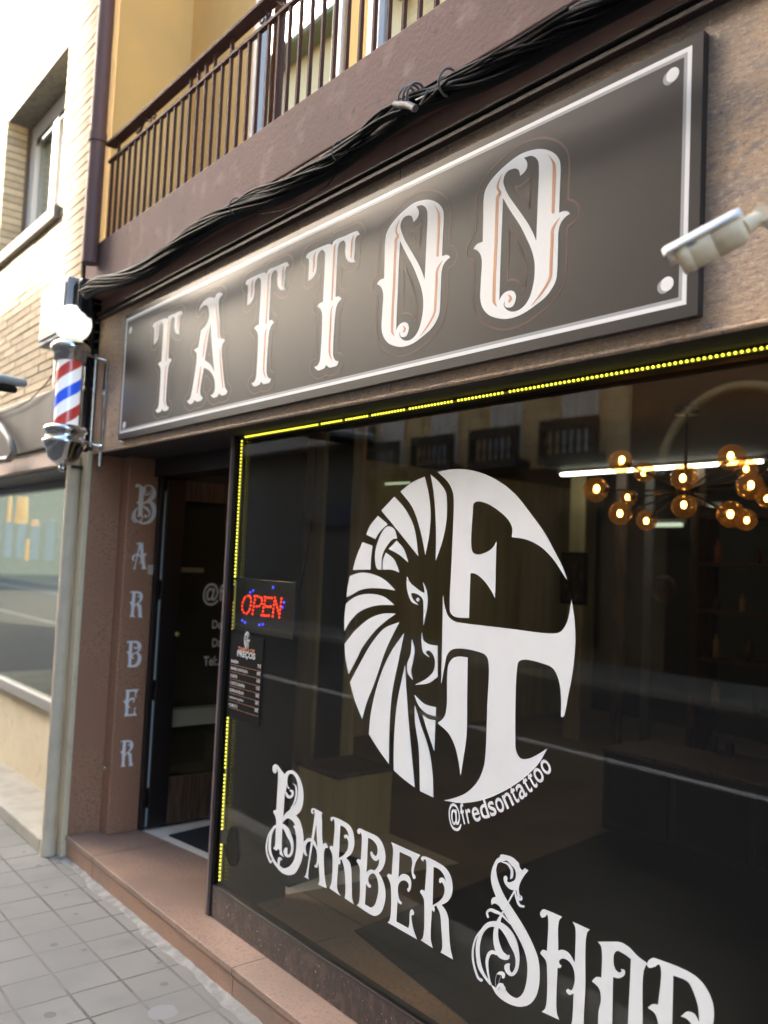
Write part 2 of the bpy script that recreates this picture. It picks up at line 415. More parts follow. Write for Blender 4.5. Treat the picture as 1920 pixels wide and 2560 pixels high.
def text_flat(s, size=1.0, bold=0.0, spacing=1.0, shear=0):
    cu = bpy.data.curves.new('t', 'FONT'); cu.body = s; cu.size = size; cu.offset = bold; cu.space_character = spacing; cu.shear = shear; cu.resolution_u = 4
    o = bpy.data.objects.new('t', cu); col.objects.link(o)
    bpy.context.view_layer.update()
    me = o.to_mesh(); v = [(p.co.x, p.co.y) for p in me.vertices]; f = [tuple(p.vertices) for p in me.polygons]
    o.to_mesh_clear(); bpy.data.objects.remove(o); bpy.data.curves.remove(cu)
    return v, f
def put_text(mb, tx, place):
    v, f = tx; mb.add([place(a, b) for a, b in v], f); return mb
def fit_text(mb, s, rect, place, bold=.0):
    """stretch text s into rect (u0,u1,v0,v1)"""
    v, f = text_flat(s, 1.0, bold)
    x0 = min(p[0] for p in v); x1 = max(p[0] for p in v); y0 = min(p[1] for p in v); y1 = max(p[1] for p in v)
    u0, u1, v0, v1 = rect
    mb.add([place(u0 + (a - x0) / (x1 - x0) * (u1 - u0), v0 + (b - y0) / (y1 - y0) * (v1 - v0)) for a, b in v], f); return mb
# ------------------------------------------------------------------ lettering outlines
TT = glyph((740, 560), 5.822, ["145,495c 165,440 230,395 480,290 505,292 525,305c 560,245 720,172 860,110 890,103 912,120 930,155c 890,175 868,220 857,380 850,520 868,550c 820,563 765,545 730,490 718,400 722,290 705,245 690,240 640,270 612,340 605,420 575,1060c 630,1055 665,1085c 620,1140 590,1210 575,1290 540,1850 545,1930 575,1985 620,2000c 595,2060 540,2080 490,2090 465,2075 440,2050c 415,2095 370,2120 320,2132 285,2105 270,2080c 310,2065 345,2000 360,1880 383,1400 378,1290 355,1235 310,1200c 340,1160 395,1130c 425,480 420,410 385,375 350,400 320,450 312,500 305,640 280,730 230,800 178,830c 190,530 180,505"])
TTo = glyph((740, 560), 5.822, strokes=["585,290,6 562,370,22 545,700,24 525,1105,22", "545,1190,4 515,1260,18 505,1500,24 490,1780,24 495,1900,22 530,1990,4", "290,410,5 268,480,24 265,600,24 252,700,12", "845,165,5 820,240,22 812,350,24 803,490,18"])
OO = glyph((1180, 340), 4.607, [["18,1300c 60,1245 125,1218c 130,980 135,740 150,640 200,540 300,420 420,310 560,210 680,165 790,150 880,165 955,205 1005,270 1020,350 1012,620 1003,885c 1060,865 1105,870 1128,895c 1080,930 1030,990 1000,1080 990,1320 982,1550 970,1650 925,1750 850,1850 730,1950 600,2040 500,2085 400,2107 300,2100 200,2065 130,1990 98,1890 104,1660 113,1420 90,1350 60,1318",
    "600,250c 680,228 735,250 765,295 773,360 758,780 742,1210c 700,1110 640,1000 500,800 430,700 385,610 362,530 375,460 420,400 490,375 530,385 550,420 555,460c 610,410 637,350 632,295",
    "358,712c 430,840 560,1040 630,1180 690,1320 720,1450 722,1600 705,1720 660,1870 600,1960 530,2010 450,2022 395,1995 370,1960 368,1930 385,1895c 375,1940 390,1970 425,1978 470,1960 500,1900 505,1830 480,1790 440,1780 385,1800 345,1840 315,1897c 335,1300"]])
OOo = glyph((1180, 340), 4.607, strokes=["350,440,3 310,530,18 300,600,26 325,655,34 298,710,34 292,800,33 280,1200,33 262,1600,33 255,1880,33 265,1930,26 290,1965,3", "885,220,3 930,290,22 950,360,36 945,600,36 935,880,32", "1015,940,3 965,1010,20 930,1090,30 925,1200,33 912,1500,33 905,1620,30 860,1720,26 780,1840,20 685,1955,3", "425,1830,8 450,1870,30 430,1910,20"])
AA = glyph((450, 700), 6.913, [["330,530c 355,450 430,350 520,300 600,310c 640,240 710,215 740,250c 690,310 672,380 690,700 712,1010 760,1020 775,1050c 740,1100 722,1180 770,1800 785,1870 820,1920c 800,1970 720,1995 675,1960c 640,2015 575,2035 530,1990c 570,1970 600,1900 600,1750 570,1650 500,1560 415,1515c 350,1950 365,2000 395,2040c 360,2085 290,2100 250,2075c 225,2120 170,2145 120,2095c 165,2060 200,1950 290,1350 285,1260 245,1210c 290,1180 320,1160c 365,880c 450,780 500,650 500,520 470,440 420,440 370,480",
    "530,740c 560,1200 595,1590c 530,1470 430,1385c 510,850"]])
AAo = glyph((450, 700), 6.913, strokes=["625,420,6 650,700,26 670,1000,24", "690,1180,10 710,1500,26 745,1860,16", "480,860,8 430,1100,24 400,1330,20", "365,1500,14 330,1750,26 300,1950,16"])
LG = (800, 1100); LS = 2.2114
LOGO = glyph(LG, LS, [
 "650,177c 720,163 800,162 900,185 1000,235 1080,300 1160,400 1240,510 1300,620 1345,710 1368,775c 1340,735 1290,660 1220,590 1140,550 1060,537c 1063,490 1040,440 980,385 920,350 870,340 850,352 846,390 838,600 850,625 880,633 930,615 960,590 976,558c 968,875c 945,830 900,770 855,738 832,737c 824,985c 745,977 722,955 718,920 730,620 740,330 735,290 710,235",
 "680,857c 690,920 710,975 745,1003 790,1012 1040,1042 1290,1070 1330,1060 1365,1010 1380,950 1391,880c 1408,1000 1412,1120 1400,1260 1375,1400 1345,1530 1332,1532c 1333,1420 1318,1320 1285,1260 1220,1232 1130,1214 1100,1225 1090,1260 1080,1640 1085,1720 1110,1760 1150,1762 1210,1735 1258,1705c 1200,1800 1100,1890 1000,1950 900,1990 780,2007 685,1992c 740,1980 810,1950 870,1890 905,1810 915,1740 925,1480 933,1240 920,1195 880,1172 740,1155 705,1185 690,1250 670,1350c 676,1100",
 "770,1197 817,1203c 814,1420 810,1640 795,1750 778,1855c 765,1770 745,1690 710,1620 650,1565c 685,1535 700,1480 704,1300 712,1240 735,1207",
 "612,190c 660,235 695,285 702,330 700,440 680,550 640,668c 642,500 630,300",
 "580,203c 600,290 612,400 605,520 583,635c 555,500 510,370 445,285c 510,235",
 "412,313c 470,380 520,480 545,643c 430,500 340,390c",
 "322,420c 375,465c 330,510 307,548c 257,523c 280,470",
 "350,500 375,478 410,490 427,545c 405,548 375,580 345,640 340,718c 318,712 305,660 315,580",
 "425,557c 462,600 490,678c 440,635 380,602c",
 "365,623c 410,660 440,733c 400,718 347,717c 350,665",
 "237,565c 291,585c 284,650 280,716c 183,718c 205,640",
 "168,752c 230,733 300,745 360,775 418,832c 330,820 240,825 148,870c 155,810",
 "145,905c 200,865 270,850 350,865 412,912c 310,915 220,950 170,1000 137,1053c 137,980",
 "138,1128c 200,1050 280,985 350,960 420,960c 330,1030 240,1140 200,1220 160,1292c 142,1200",
 "168,1340c 220,1240 290,1120 360,1040 440,1007c 370,1150 300,1350 260,1450 235,1542c 195,1440",
 "272,1625c 285,1500 330,1320 390,1180 467,1067c 440,1200 400,1400 385,1600 382,1790c 325,1710",
 "472,1245c 480,1400 495,1600 512,1780 525,1920c 465,1875 410,1825c 412,1650 430,1450",
 "526,1467c 560,1580 600,1700 622,1830 628,1975c 555,1940c 548,1700 528,1560",
 "570,1522c 600,1542 640,1550c 633,1718c 600,1620",
 "525,1410c 580,1460 643,1478c 641,1527c 590,1510 550,1470",
 "484,755c 500,790 530,815 560,838 580,845 572,788c 590,830 597,890 590,950 574,1022c 575,930 570,878 540,852 508,847 515,880 545,912c 510,895 490,850 482,800",
 "543,872 552,881 545,893 535,884",
 "510,1103c 525,1160 515,1230 505,1280 515,1325c 490,1290 485,1240 505,1180",
 "565,1065c 575,1110 605,1130 652,1137c 652,1310c 600,1345 527,1353c 590,1320 630,1280 640,1230 625,1180 600,1163 588,1175 605,1200c 575,1175 565,1120"])
g1 = (650, 1900); s1 = 6.636; g2 = (860, 2030); s2 = 5.53
BB = glyph(g1, s1, [
 "278,145 276,195 258,222 232,215 210,180 212,110 245,72 290,85 350,165 415,240c 440,480 410,560c 388,945c 375,1060 362,1480 370,1540 400,1612c 350,1580 325,1550 330,1510 300,1475 285,1490 280,1505c 250,1490 218,1465c 245,1430 262,1150 268,1060 262,960 222,865c 235,835 270,832c 300,270 295,180",
 "410,240c 450,190 510,170 580,195 650,280 705,430 724,590 710,740 670,850 600,918c 480,900 390,945c 420,890 490,830 550,780 600,700 632,560 625,400 590,290 550,240 510,228 475,250 458,310 455,380 470,440 500,470c 480,482 450,440 435,380",
 "390,945c 470,895 600,918c 660,1000 705,1150 725,1330 718,1520 690,1670 640,1790 575,1885 490,1910 400,1890 310,1820 240,1710c 300,1740 350,1785 410,1795 480,1770 550,1690 590,1560 605,1400 600,1250 580,1150 548,1095c 585,1085c 550,1020 500,980 460,968 410,1000 385,1045c"],
 ["552,390,10 595,440,22 605,560,28 580,680,28 530,790,22 480,870,8", "430,540,30 460,600,45 500,615,48 540,580,36 540,520,36 510,510,30",
  "300,1085,45 235,1120,40 185,1220,40 165,1350,42 165,1500,42 200,1610,36 260,1720,40 340,1800,60", "240,1090,10 150,1230,14 112,1400,22 115,1530,24 150,1640,26 180,1700,28 195,1670,20",
  "320,1770,14 312,1700,36 325,1630,40 355,1650,26", "380,1090,60 440,1150,75 480,1240,75 520,1330,55 540,1440,40 525,1540,40 480,1595,40 435,1570,50 425,1510,60 435,1475,45"])
A2 = glyph(g1, s1, ["912,890c 890,870 930,840 1045,875c 1025,910 1030,1000 1050,1395 1085,1375 1110,1400 1128,1460c 1090,1460 1070,1500 1060,1580 1080,1990 1110,2130c 965,2065c 985,2010 955,1500c 935,1060c 800,1940 818,1985c 732,1935c 755,1915 850,1330"],
 ["880,885,22 862,865,26 865,830,30 895,815,30 960,850,30 1030,878,14", "770,1580,26 745,1530,40 735,1440,45 760,1360,55 815,1325,55 870,1340,50 910,1400,45 945,1480,28 960,1580,22 955,1700,25 935,1765,40 925,1755,36"])
R2 = glyph(g1, s1, [["1200,1025c 1175,995 1175,955 1210,942 1420,1035 1490,1090 1540,1180 1567,1350 1555,1460 1510,1560 1430,1625c 1490,1700 1512,1800 1525,2100 1530,2300 1561,2396c 1405,2291c 1418,2200 1410,1900 1390,1760 1355,1650c 1330,1665 1335,1700 1325,1735c 1300,1720c 1285,2150 1345,2260c 1150,2125c 1180,2060 1205,1640 1190,1540 1150,1455c 1175,1425 1215,1440c 1240,1060 1225,985 1205,985",
 "1335,1085c 1400,1115 1450,1180 1475,1280c 1440,1240 1400,1250 1400,1290 1415,1310c 1430,1285 1460,1340 1465,1420 1440,1510 1370,1590 1308,1625c"]])
B2 = glyph(g2, s2, [["225,305c 195,300 185,250 215,225 290,260 430,320 500,380 550,480 575,610 560,720 520,800 480,840c 530,930 565,1040 575,1160 555,1290 510,1390 450,1432 400,1430 175,1290c 205,1260 222,900 215,760 172,675c 190,650 232,660c 245,330 230,275",
 "335,355c 410,400 455,470 462,560 445,605 415,595 395,560 382,545 365,560 370,600 400,650 440,675 475,660 488,640c 480,720 450,780 420,805 370,795 330,815 312,840c",
 "305,990c 340,1040 365,1045 375,1020 350,990 335,940 350,880 390,850 430,865 465,950 475,1080 455,1200 420,1290 370,1320 330,1300 290,1278c"]])
E2 = glyph(g2, s2, ["650,415c 1055,595c 1000,680 965,800 965,850 990,890 985,920 965,925 940,870 935,780 945,700 930,625c 770,550c 755,910c 790,865 830,855 890,880 925,940 930,1020 910,1090 890,1105 870,1060c 890,1050 890,990 850,950 800,950 760,990 745,1060 755,1170 775,1225 800,1255 790,1280c 750,1250 740,1215c 725,1515c 890,1605c 905,1540 910,1400 920,1360 940,1345 970,1390 965,1425c 935,1430 935,1480 960,1620 1010,1760c 600,1525c 630,1500 650,1060 635,970 595,880c 615,852 660,875c 678,500 665,450"])
R3 = glyph(g2, s2, [["1100,690c 1070,660 1070,625 1105,612 1320,710 1420,790 1480,900 1502,1040 1485,1160 1430,1240 1350,1285c 1400,1350 1440,1450 1455,1700 1475,1900 1510,2040c 1335,1940c 1355,1900 1345,1600 1325,1400 1275,1290c 1250,1310 1255,1350 1245,1385c 1215,1350c 1200,1760 1228,1880c 1058,1770c 1090,1740 1110,1280 1100,1190 1052,1105c 1070,1075 1118,1090c 1140,700 1125,655 1105,655",
 "1240,755c 1320,795 1380,870 1408,960c 1370,910 1325,915 1315,960 1330,990c 1350,970 1385,1030 1390,1100 1370,1170 1320,1230 1225,1290c"]])
SS = glyph((1160, 2120), 5.267, [
 "600,120 450,130 390,220 355,350 365,480 425,650 500,800 610,1000 710,1170 790,1340 830,1500 835,1650 815,1800 770,1920 700,1975 620,1945 550,1870 515,1780c 450,1850 350,1790c 430,1930 520,2010 640,2070 750,2090 860,2060 940,1970 985,1830 998,1650 975,1450 900,1250 780,1020 640,800 540,640 470,490 430,350 425,270 450,200 500,180 540,170",
 "480,92 545,92 640,125 725,200c 735,255 770,290 800,265c 850,295c 790,370 745,450 722,530 725,600 695,560c 620,548 560,500 525,430 525,380 550,365 575,395 570,440 600,450 640,440 670,420 685,350 670,280 620,220 560,165 490,180",
 "425,640c 380,655 360,690 365,750c 400,730 460,760 500,820c 540,760 480,660"],
 ["500,185,10 580,210,30 630,290,34 630,370,36 618,400,20", "705,540,30 718,620,32 740,670,60 748,645,40", "670,560,16 690,650,26 730,750,30 785,770,30",
  "670,560,22 520,830,22 455,970,50 420,1100,60 430,1250,75 480,1390,90 560,1440,70 590,1420,30", "320,910,24 305,850,26 350,815,40 420,840,42 500,880,28 610,1000,8",
  "230,1740,40 180,1690,26 125,1500,24 120,1330,22 160,1180,20 220,1090,20", "350,1790,30 270,1680,34 210,1560,50 185,1400,50 190,1250,52 235,1110,50 310,1020,65 400,1000,75 500,1030,80 590,1130,100 650,1250,100 700,1400,60 705,1530,45 680,1620,45 630,1665,45 580,1620,55 570,1560,70 590,1535,40",
  "350,1780,10 320,1650,22 305,1500,36 330,1400,44 380,1370,50 430,1400,20", "445,1850,30 440,1750,50 470,1660,60 520,1660,40 520,1700,34", "440,1850,20 480,1800,50 530,1850,40"])
HH = glyph((1320, 2240), 3.456, ["150,180c 120,185 105,150 130,115 180,130 295,180c 268,215 262,470c 300,465 350,490 405,575c 412,300 405,260 385,222c 535,290c 510,320 495,800 485,1150 520,1270c 345,1165c 375,1110 395,840c 360,855 330,820 345,800c 375,815 400,760 405,700 390,620 350,560 300,540 270,560 275,590 290,600 280,622c 255,620c 248,1000 270,1070c 120,1000c 150,970 165,650 155,560 105,495c 125,465 165,475c 175,210 165,160"])
O2 = glyph((1320, 2240), 3.456, [["605,395c 700,395 800,400 870,440 950,520 1030,580c 1000,650 990,1110 985,1330 960,1420c 850,1390 700,1300 605,1250c 610,1000 630,900 615,800 552,735c 590,700 635,705c 640,500 630,430",
 "890,545c 830,500 770,475 745,500 740,580 760,640 790,660 810,650 800,630c 835,640 835,680 790,710 735,700c 725,1240c 855,1310c"]])
P2 = glyph((1320, 2240), 3.456, [["1100,610c 1050,620 1030,600 1040,560 1080,535 1120,545 1400,660 1500,740 1570,850 1605,970 1600,1106 1560,1250 1470,1330 1400,1330c 1240,1260c 1240,1480 1270,1560c 1080,1460c 1120,1400 1130,1150 1100,1020 1035,965c 1075,935 1125,940c 1150,640 1130,590",
 "1255,685c 1380,740 1430,830 1470,960 1480,1090c 1440,1020 1400,1000 1370,1000 1320,1040c 1370,1060 1420,1120 1440,1190 1400,1240 1245,1170c"]])
# ================================================================== street
struct(box('ground', asphalt, None, -90, 60, -60, 60, -.30, -.14))
struct(box('road', asphalt, None, -90, 60, -7.8, .85, -.135, -.12))
pv = box('pavement', paving, None, -60, 30, .946, 1.806, -.13, 0); pv.location = (.118, .054, 0); struct(pv)
struct(box('kerb', kerb_m, None, -60, 30, .85, .998, -.13, .003, bevel=.01))
struct(box('far_pavement', paving, None, -60, 30, -10.1, -7.95, -.13, 0))
struct(box('far_kerb', kerb_m, None, -60, 30, -7.948, -7.8, -.13, .003, bevel=.01))
struct(box('road_line', line_m, None, -60, 30, -3.45, -3.33, -.119, -.116))
mb = MB()                                            # lumpy mortar fillet where paving meets the step
xs = np.arange(-5.0, 3.0, .045)
vs = []
for x in xs:
    a = 1.752 + .016 * random.random() + .012 * math.sin(x * 9); h = .006 + .006 * random.random()
    vs += [(x, a, .0015), (x, (a + 1.80) / 2, h), (x, 1.80, h + .004)]
mb.add(vs, [(i * 3 + j, (i + 1) * 3 + j, (i + 1) * 3 + j + 1, i * 3 + j + 1) for i in range(len(xs) - 1) for j in (0, 1)], True)
struct(mb.build('mortar_strip', mortar_m))
# chewing gum and dirt spots on the paving
for i, (px, py, rr) in enumerate([(125, 2537, .022), (210, 2375, .012), (410, 2460, .016), (115, 2218, .012), (190, 2285, .011), (97, 2164, .014), (405, 2530, .05), (135, 2362, .016), (398, 2407, .010), (165, 2237, .010), (60, 2130, .01)]):
    p = PZ(px, py, .0012); v = [(p.x + rr * math.cos(a) * (1 + .25 * random.random()), p.y + rr * math.sin(a) * (1 + .25 * random.random()), .0012) for a in np.linspace(0, 2 * math.pi, 14)[:-1]]
    o = MB().add(v, [tuple(range(13))]).build('pavement_stain', mat('stain%d' % i, (.12, .118, .11) if rr < .04 else (.2, .195, .18), .85)); struct(o)

# ================================================================== barber shop building
XL, XR = -4.94, 4.0
B = thing('shop_building', 'plum and ochre building with the tattoo and barber shop on its ground floor', 'building')
box('lintel', granite, B, XL, XR, 1.80, 2.10, 2.306, 3.088)
for sx in (-3.62, -2.21, -.80, .61): box('stone_joint', dark_ledge, B, sx - .0012, sx + .0012, 1.7992, 1.8, 2.318, 3.088)
MB().tube([(XL, 1.806, 2.308), (XR, 1.806, 2.308)], .0085, 8).build('edge_moulding', granite, B)
mb = MB().box(XL, XR, 1.770, 1.80, 3.088, 3.102).box(XL, XR, 1.784, 1.80, 3.102, 3.116).box(XL, XR, 1.765, 1.80, 3.116, 3.126)
mb.build('ledge', dark_ledge, B, .002)
box('stucco_band', stucco_low, B, XL, XR, 1.797, 2.0, 3.126, 3.222)
box('balcony_underside', stucco_low, B, XL, XR, 1.695, 1.797, 3.214, 3.222)
box('balcony_slab', stucco, B, XL, XR, 1.69, 2.2, 3.2225, 3.482, bevel=.006)
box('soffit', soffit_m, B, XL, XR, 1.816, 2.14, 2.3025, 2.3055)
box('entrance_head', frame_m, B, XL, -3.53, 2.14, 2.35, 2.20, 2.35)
# balcony recess
box('recess_side_wall', yellow, B, XL, -4.80, 1.742, 2.26, 3.482, 9.0)
wins = [(-3.99, -3.165), (-2.965, -1.72), (-1.5, -.25), (.1, 1.3)]
edges = [-4.80] + [e for wn in wins for e in wn] + [XR]
for i in range(0, len(edges), 2): box('recess_wall', yellow, B, edges[i], edges[i + 1], 2.20, 2.5, 3.482, 9.0)
for k, (a, b) in enumerate(wins):
    f = MB()
    f.box(a, a + .085, 2.185, 2.26, 3.5, 6.2).box(b - .075, b, 2.185, 2.26, 3.5, 6.2).box(a + .085, b - .075, 2.185, 2.26, 6.1, 6.2).box(a + .085, b - .075, 2.185, 2.26, 3.5, 3.6)
    mid = (a + b) / 2 + (.19 if k == 1 else 0)
    if k: f.box(mid - .02, mid + .02, 2.19, 2.255, 3.6, 6.1)
    wf = f.build('balcony_window', white_m, B, .003)
    box('pane', glass_win, wf, a + .085, b - .075, 2.215, 2.221, 3.6, 6.1)
    box('recess_wall', yellow, B, a, b, 2.26, 2.5, 6.2, 9.0)
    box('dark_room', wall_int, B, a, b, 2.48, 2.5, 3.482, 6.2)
f = PY(668, 345, 2.17)
box('window_hinge', white_m, B, f.x - .02, f.x + .012, 2.165, 2.186, f.z - .10, f.z + .05, bevel=.004)
# railing
rail = MB().box(-4.70, XR, 1.675, 1.735, 4.022, 4.042).build('handrail', rail_m, B, .004)
MB().box(-4.70, XR, 1.694, 1.716, 3.930, 3.944).build('lower_rail', rail_m, B)
x = -4.655; i = 0
ext = set()
bars = []
while x < XR - .1: bars.append(x); x += .0795
for i, x in enumerate(bars):
    tall = (i % 16) in (1, 12, 13, 14, 15)
    MB().box(x - .0055, x + .0055, 1.698, 1.713, 3.483, 4.022 if tall else 3.93).build('baluster', rail_m, B)
for s in range(0, 5):                                # small scroll ornaments between the rails
    cx = -4.655 + .0795 * (5.5 + 16 * s)
    m_ = MB()
    for q in (-1, 1):
        m_.tube([(cx + q * (.10 - .034 * math.cos(t) * (1 - t / 9)), 1.705, 3.983 + .034 * math.sin(t) * (1 - t / 9)) for t in np.linspace(-1.5, 6, 26)], .0045, 6)
        m_.tube([(cx + q * .07, 1.705, 3.955), (cx + q * .03, 1.705, 3.985), (cx, 1.705, 4.012)], .0045, 6)
    m_.build('scroll_ornament', rail_m, B)
# entrance: stone reveals, step, door
box('outer_jamb', granite_reveal, B, XL, -4.932, 1.80, 1.985, .126, 2.31, bevel=.003)
box('inner_jamb', granite_reveal, B, XL - .02, -4.824, 1.985, 2.17, .126, 2.31, bevel=.006)
box('step_riser', granite_riser, B, -4.965, XR, 1.80, 2.3, 0, .098)
box('step_top', granite_step, B, -4.968, XR, 1.793, 2.46, .098, .126, bevel=.003)
p1 = Vector((-4.90, 2.174)); p2 = Vector((-3.53, 2.385))
v = [(p1.x, p1.y), (p2.x, p2.y), (-3.4, 3.4), (-4.9, 3.4)]
MB().add([(a, b, .127) for a, b in v] + [(a, b, .131) for a, b in v], [(4, 5, 6, 7), (0, 1, 5, 4)]).build('threshold', white_floor, B)
j = MB().box(-4.935, -4.79, 2.17, 2.198, .131, 2.2)
j.build('door_frame', frame_m, B, .002)
D = box('door', frame_m, B, -4.815, -4.772, 2.205, 2.325, .15, 2.19, bevel=.003)
MB().box(-4.815, -4.772, 2.325, 3.02, .15, .42).box(-4.815, -4.772, 2.325, 3.02, 2.07, 2.19).box(-4.815, -4.772, 2.93, 3.02, .42, 2.07).build('door_rail', wood_dark, D, .003)
box('door_glass', glass_clear, D, -4.797, -4.791, 2.325, 2.93, .42, 2.07)
for a, b in ((1228, 1450), (1500, 1700), (1752, 1970), (2022, 2068)):
    za = PX(415 - (a - 1228) * .068, a, -4.785).z; zb = PX(415 - (b - 1228) * .068, b, -4.785).z
    box('door_edge_glint', blue_strip, D, -4.789, -4.7835, 2.1985, 2.2045, zb, za)  # pale pieces painted in for the outdoor reflection on the door edge
def dplace(py0):                                     # place text on the open door leaf; reads along +y
    return None
def door_text(s, px, py, h):
    o = PX(px, py, -4.7895); tx = MB()
    put_text(tx, text_flat(s, h * 1.38, .012 * h), lambda a, b: (-4.7895, o.y + a * .78, o.z + b)); tx.build('door_lettering', reveal_vinyl, D)
door_text('@fr', 505, 1501, .105); door_text('H', 553, 1540, .075); door_text('De S', 529, 1571, .052)
door_text('Das', 529, 1617, .052); door_text('Tel:.', 508, 1664, .058)
a, b = PX(447, 1418, -4.7875), PX(509, 1432, -4.7875)
box('letter_slot', mat('slot_brass', (.20, .15, .09), .45), D, -4.7905, -4.786, a.y, b.y, b.z, a.z)
a = PX(443, 1585, -4.77); MB().sphere(a, .016).build('door_handle', mat('brass', (.6, .5, .15), .3, metal=1), D)
a, b = PX(375, 1412, -4.815), PX(390, 1437, -4.815)
box('bell_push', mat('bell', (.55, .50, .38), .5), B, -4.825, -4.812, 2.135, 2.165, b.z, a.z, bevel=.002)
box('wall_bolt', steel, B, *( (lambda q: (-4.826, -4.812, q.y - .012, q.y + .012, q.z - .014, q.z + .014))(PX(257, 1917, -4.86)) ), bevel=.005)
# beige band behind the door glass, standing in for a reflection in it
box('reflection_band', cream_reflection, B, -4.935, -4.85, 2.35, 3.08, .70, .80)
for qx in (PZ(567, 2423, .126).x, PZ(567, 2423, .126).x - 1.5, PZ(567, 2423, .126).x + 1.5): MB().box(qx - .0012, qx + .0012, 1.7922, 2.3, .0975, .1266).box(qx - .0012, qx + .0012, 1.7992, 1.8, 0, .098).build('step_joint', dark_ledge, B)
# shop window
box('window_base', base_m, B, -3.538, XR, 1.951, 1.99, .127, .257, bevel=.002)
WF = MB().box(-3.545, -3.515, 1.944, 2.35, .127, 2.309).box(-3.515, XR, 1.956, 2.0, 2.282, 2.309).box(-3.515, XR, 1.95, 2.0, .2575, .268)
WF = WF.build('shop_window', frame_m, B, .0015)
box('window_edge', frame_edge, WF, -3.5465, -3.530, 1.941, 1.9445, .128, 2.309)
box('window_glass', glass_shop, WF, -3.515, XR, 1.9620, 1.9680, .268, 2.282)
GY = 1.9618
on_facade(to_plane(LOGO, GY), GY, .0004).build('lion_emblem', vinyl, WF)
FB, FA, FR, FB2, FE, FR3 = [to_plane(g, GY) for g in (BB, A2, R2, B2, E2, R3)]
for F in (FB, FA, FR, FB2, FE, FR3, to_plane(SS, GY), to_plane(HH, GY), to_plane(O2, GY), to_plane(P2, GY)):
    on_facade(F, GY, .0004).build('letter', vinyl, WF)
# handle written along the lower right of the emblem
path = [PY(800 + x / LS, 1100 + y / LS, GY) for x, y in ((712, 2122), (760, 2128), (800, 2122), (850, 2112), (900, 2098), (950, 2080), (1000, 2058), (1050, 2030), (1100, 1998), (1150, 1960), (1200, 1915), (1240, 1875), (1290, 1815))]
pp = [Vector((p.x, p.z)) for p in path]; cum = [0]
for a, b in zip(pp, pp[1:]): cum.append(cum[-1] + (b - a).length)
def along(s):
    s = max(0, min(cum[-1] - 1e-6, s))
    for i in range(len(pp) - 1):
        if s <= cum[i + 1]:
            t = (s - cum[i]) / (cum[i + 1] - cum[i]); q = pp[i].lerp(pp[i + 1], t)
            k0 = max(i - 1, 0); k1 = min(i + 2, len(pp) - 1); return q, (pp[k1] - pp[k0]).normalized()
word = '@fredsontattoo'; wid = [1.0, .36, .42, .61, .63, .52, .61, .63, .39, .61, .39, .39, .61, .61]
tot = sum(wid); s = 0; mb = MB(); L = cum[-1]; hgt = .088
for ch, wd in zip(word, wid):
    v, f = text_flat(ch, hgt, .0012); x0 = min(p[0] for p in v); x1 = max(p[0] for p in v)
    cw = wd / tot * L; q, d = along(s + cw / 2); nn = Vector((-d.y, d.x)); k = cw * .86 / (x1 - x0); k = min(k, 1.25)
    mb.add([(q.x + d.x * (a - (x0 + x1) / 2) * k + nn.x * b, GY - .0005, q.y + d.y * (a - (x0 + x1) / 2) * k + nn.y * b) for a, b in v], f)
    s += cw
mb.build('handle_lettering', vinyl, WF)
# oval sticker low on the left of the glass
mb = MB(); c = PY(580, 2128, GY)
mb.add([(c.x + .055 * math.cos(t), GY - .0004, c.z + .085 * math.sin(t) * (1 + .25 * math.sin(t))) for t in np.linspace(0, 2 * math.pi, 25)[:-1]], [tuple(range(24))])
mb.build('oval_sticker', mat('sticker', (.022, .021, .016), .8, spec=.1), WF)

# silver BARBER running down the stone reveal
for F, (x0, x1, y0, y1) in zip((FB, FA, FR, FB2, FE, FR3), ((331, 392, 1211, 1311), (330, 368, 1356, 1423), (323, 359, 1478, 1544), (315, 354, 1602, 1668), (308, 345, 1724, 1790), (300, 335, 1850, 1916))):
    xc, yc = (x0 + x1) / 2, (y0 + y1) / 2
    u0 = PX(x0, yc, -4.824).y; u1 = PX(x1, yc, -4.824).y; v0 = PX(xc, y1, -4.824).z; v1 = PX(xc, y0, -4.824).z
    if u1 > 2.168: u0 -= u1 - 2.168; u1 = 2.168
    solid(fit(F, u0, u1, v0, v1), (-4.8238, 0, 0), (0, 1, 0), (0, 0, 1), (1, 0, 0), .0008).build('letter', reveal_vinyl, B)

# ---- interior
I = B
box('interior_floor', floor_int, I, -6.4, XR, 2.47, 8.5, .06, .13)
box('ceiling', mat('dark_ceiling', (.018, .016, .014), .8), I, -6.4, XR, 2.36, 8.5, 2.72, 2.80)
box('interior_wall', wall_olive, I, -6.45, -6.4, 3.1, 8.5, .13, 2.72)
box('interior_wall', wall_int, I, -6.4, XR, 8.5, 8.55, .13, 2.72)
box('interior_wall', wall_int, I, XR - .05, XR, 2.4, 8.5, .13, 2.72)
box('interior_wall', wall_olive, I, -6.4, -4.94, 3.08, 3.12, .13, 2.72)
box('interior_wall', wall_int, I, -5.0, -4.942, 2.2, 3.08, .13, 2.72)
for px0, px1, y, mm in ((560, 640, 2.30, wall_olive), (641, 668, 2.32, black_m), (669, 700, 3.5, wall_olive), (701, 741, 3.48, wood_dark), (742, 790, 3.5, wall_olive), (791, 862, 3.6, black_m), (863, 886, 3.55, wall_olive), (1415, 1450, 6.8, wall_olive), (1530, 1556, 6.8, wood_dark), (1604, 1624, 6.8, gray_wall), (1720, 1752, 6.6, wood_dark)):
    a = PY(px0, 1600, y).x; b = PY(px1, 1600, y).x
    box('wall_panel', mm, I, max(a, -4.9) if y < 3 else a, b, y, y + .03, .13, 2.72)
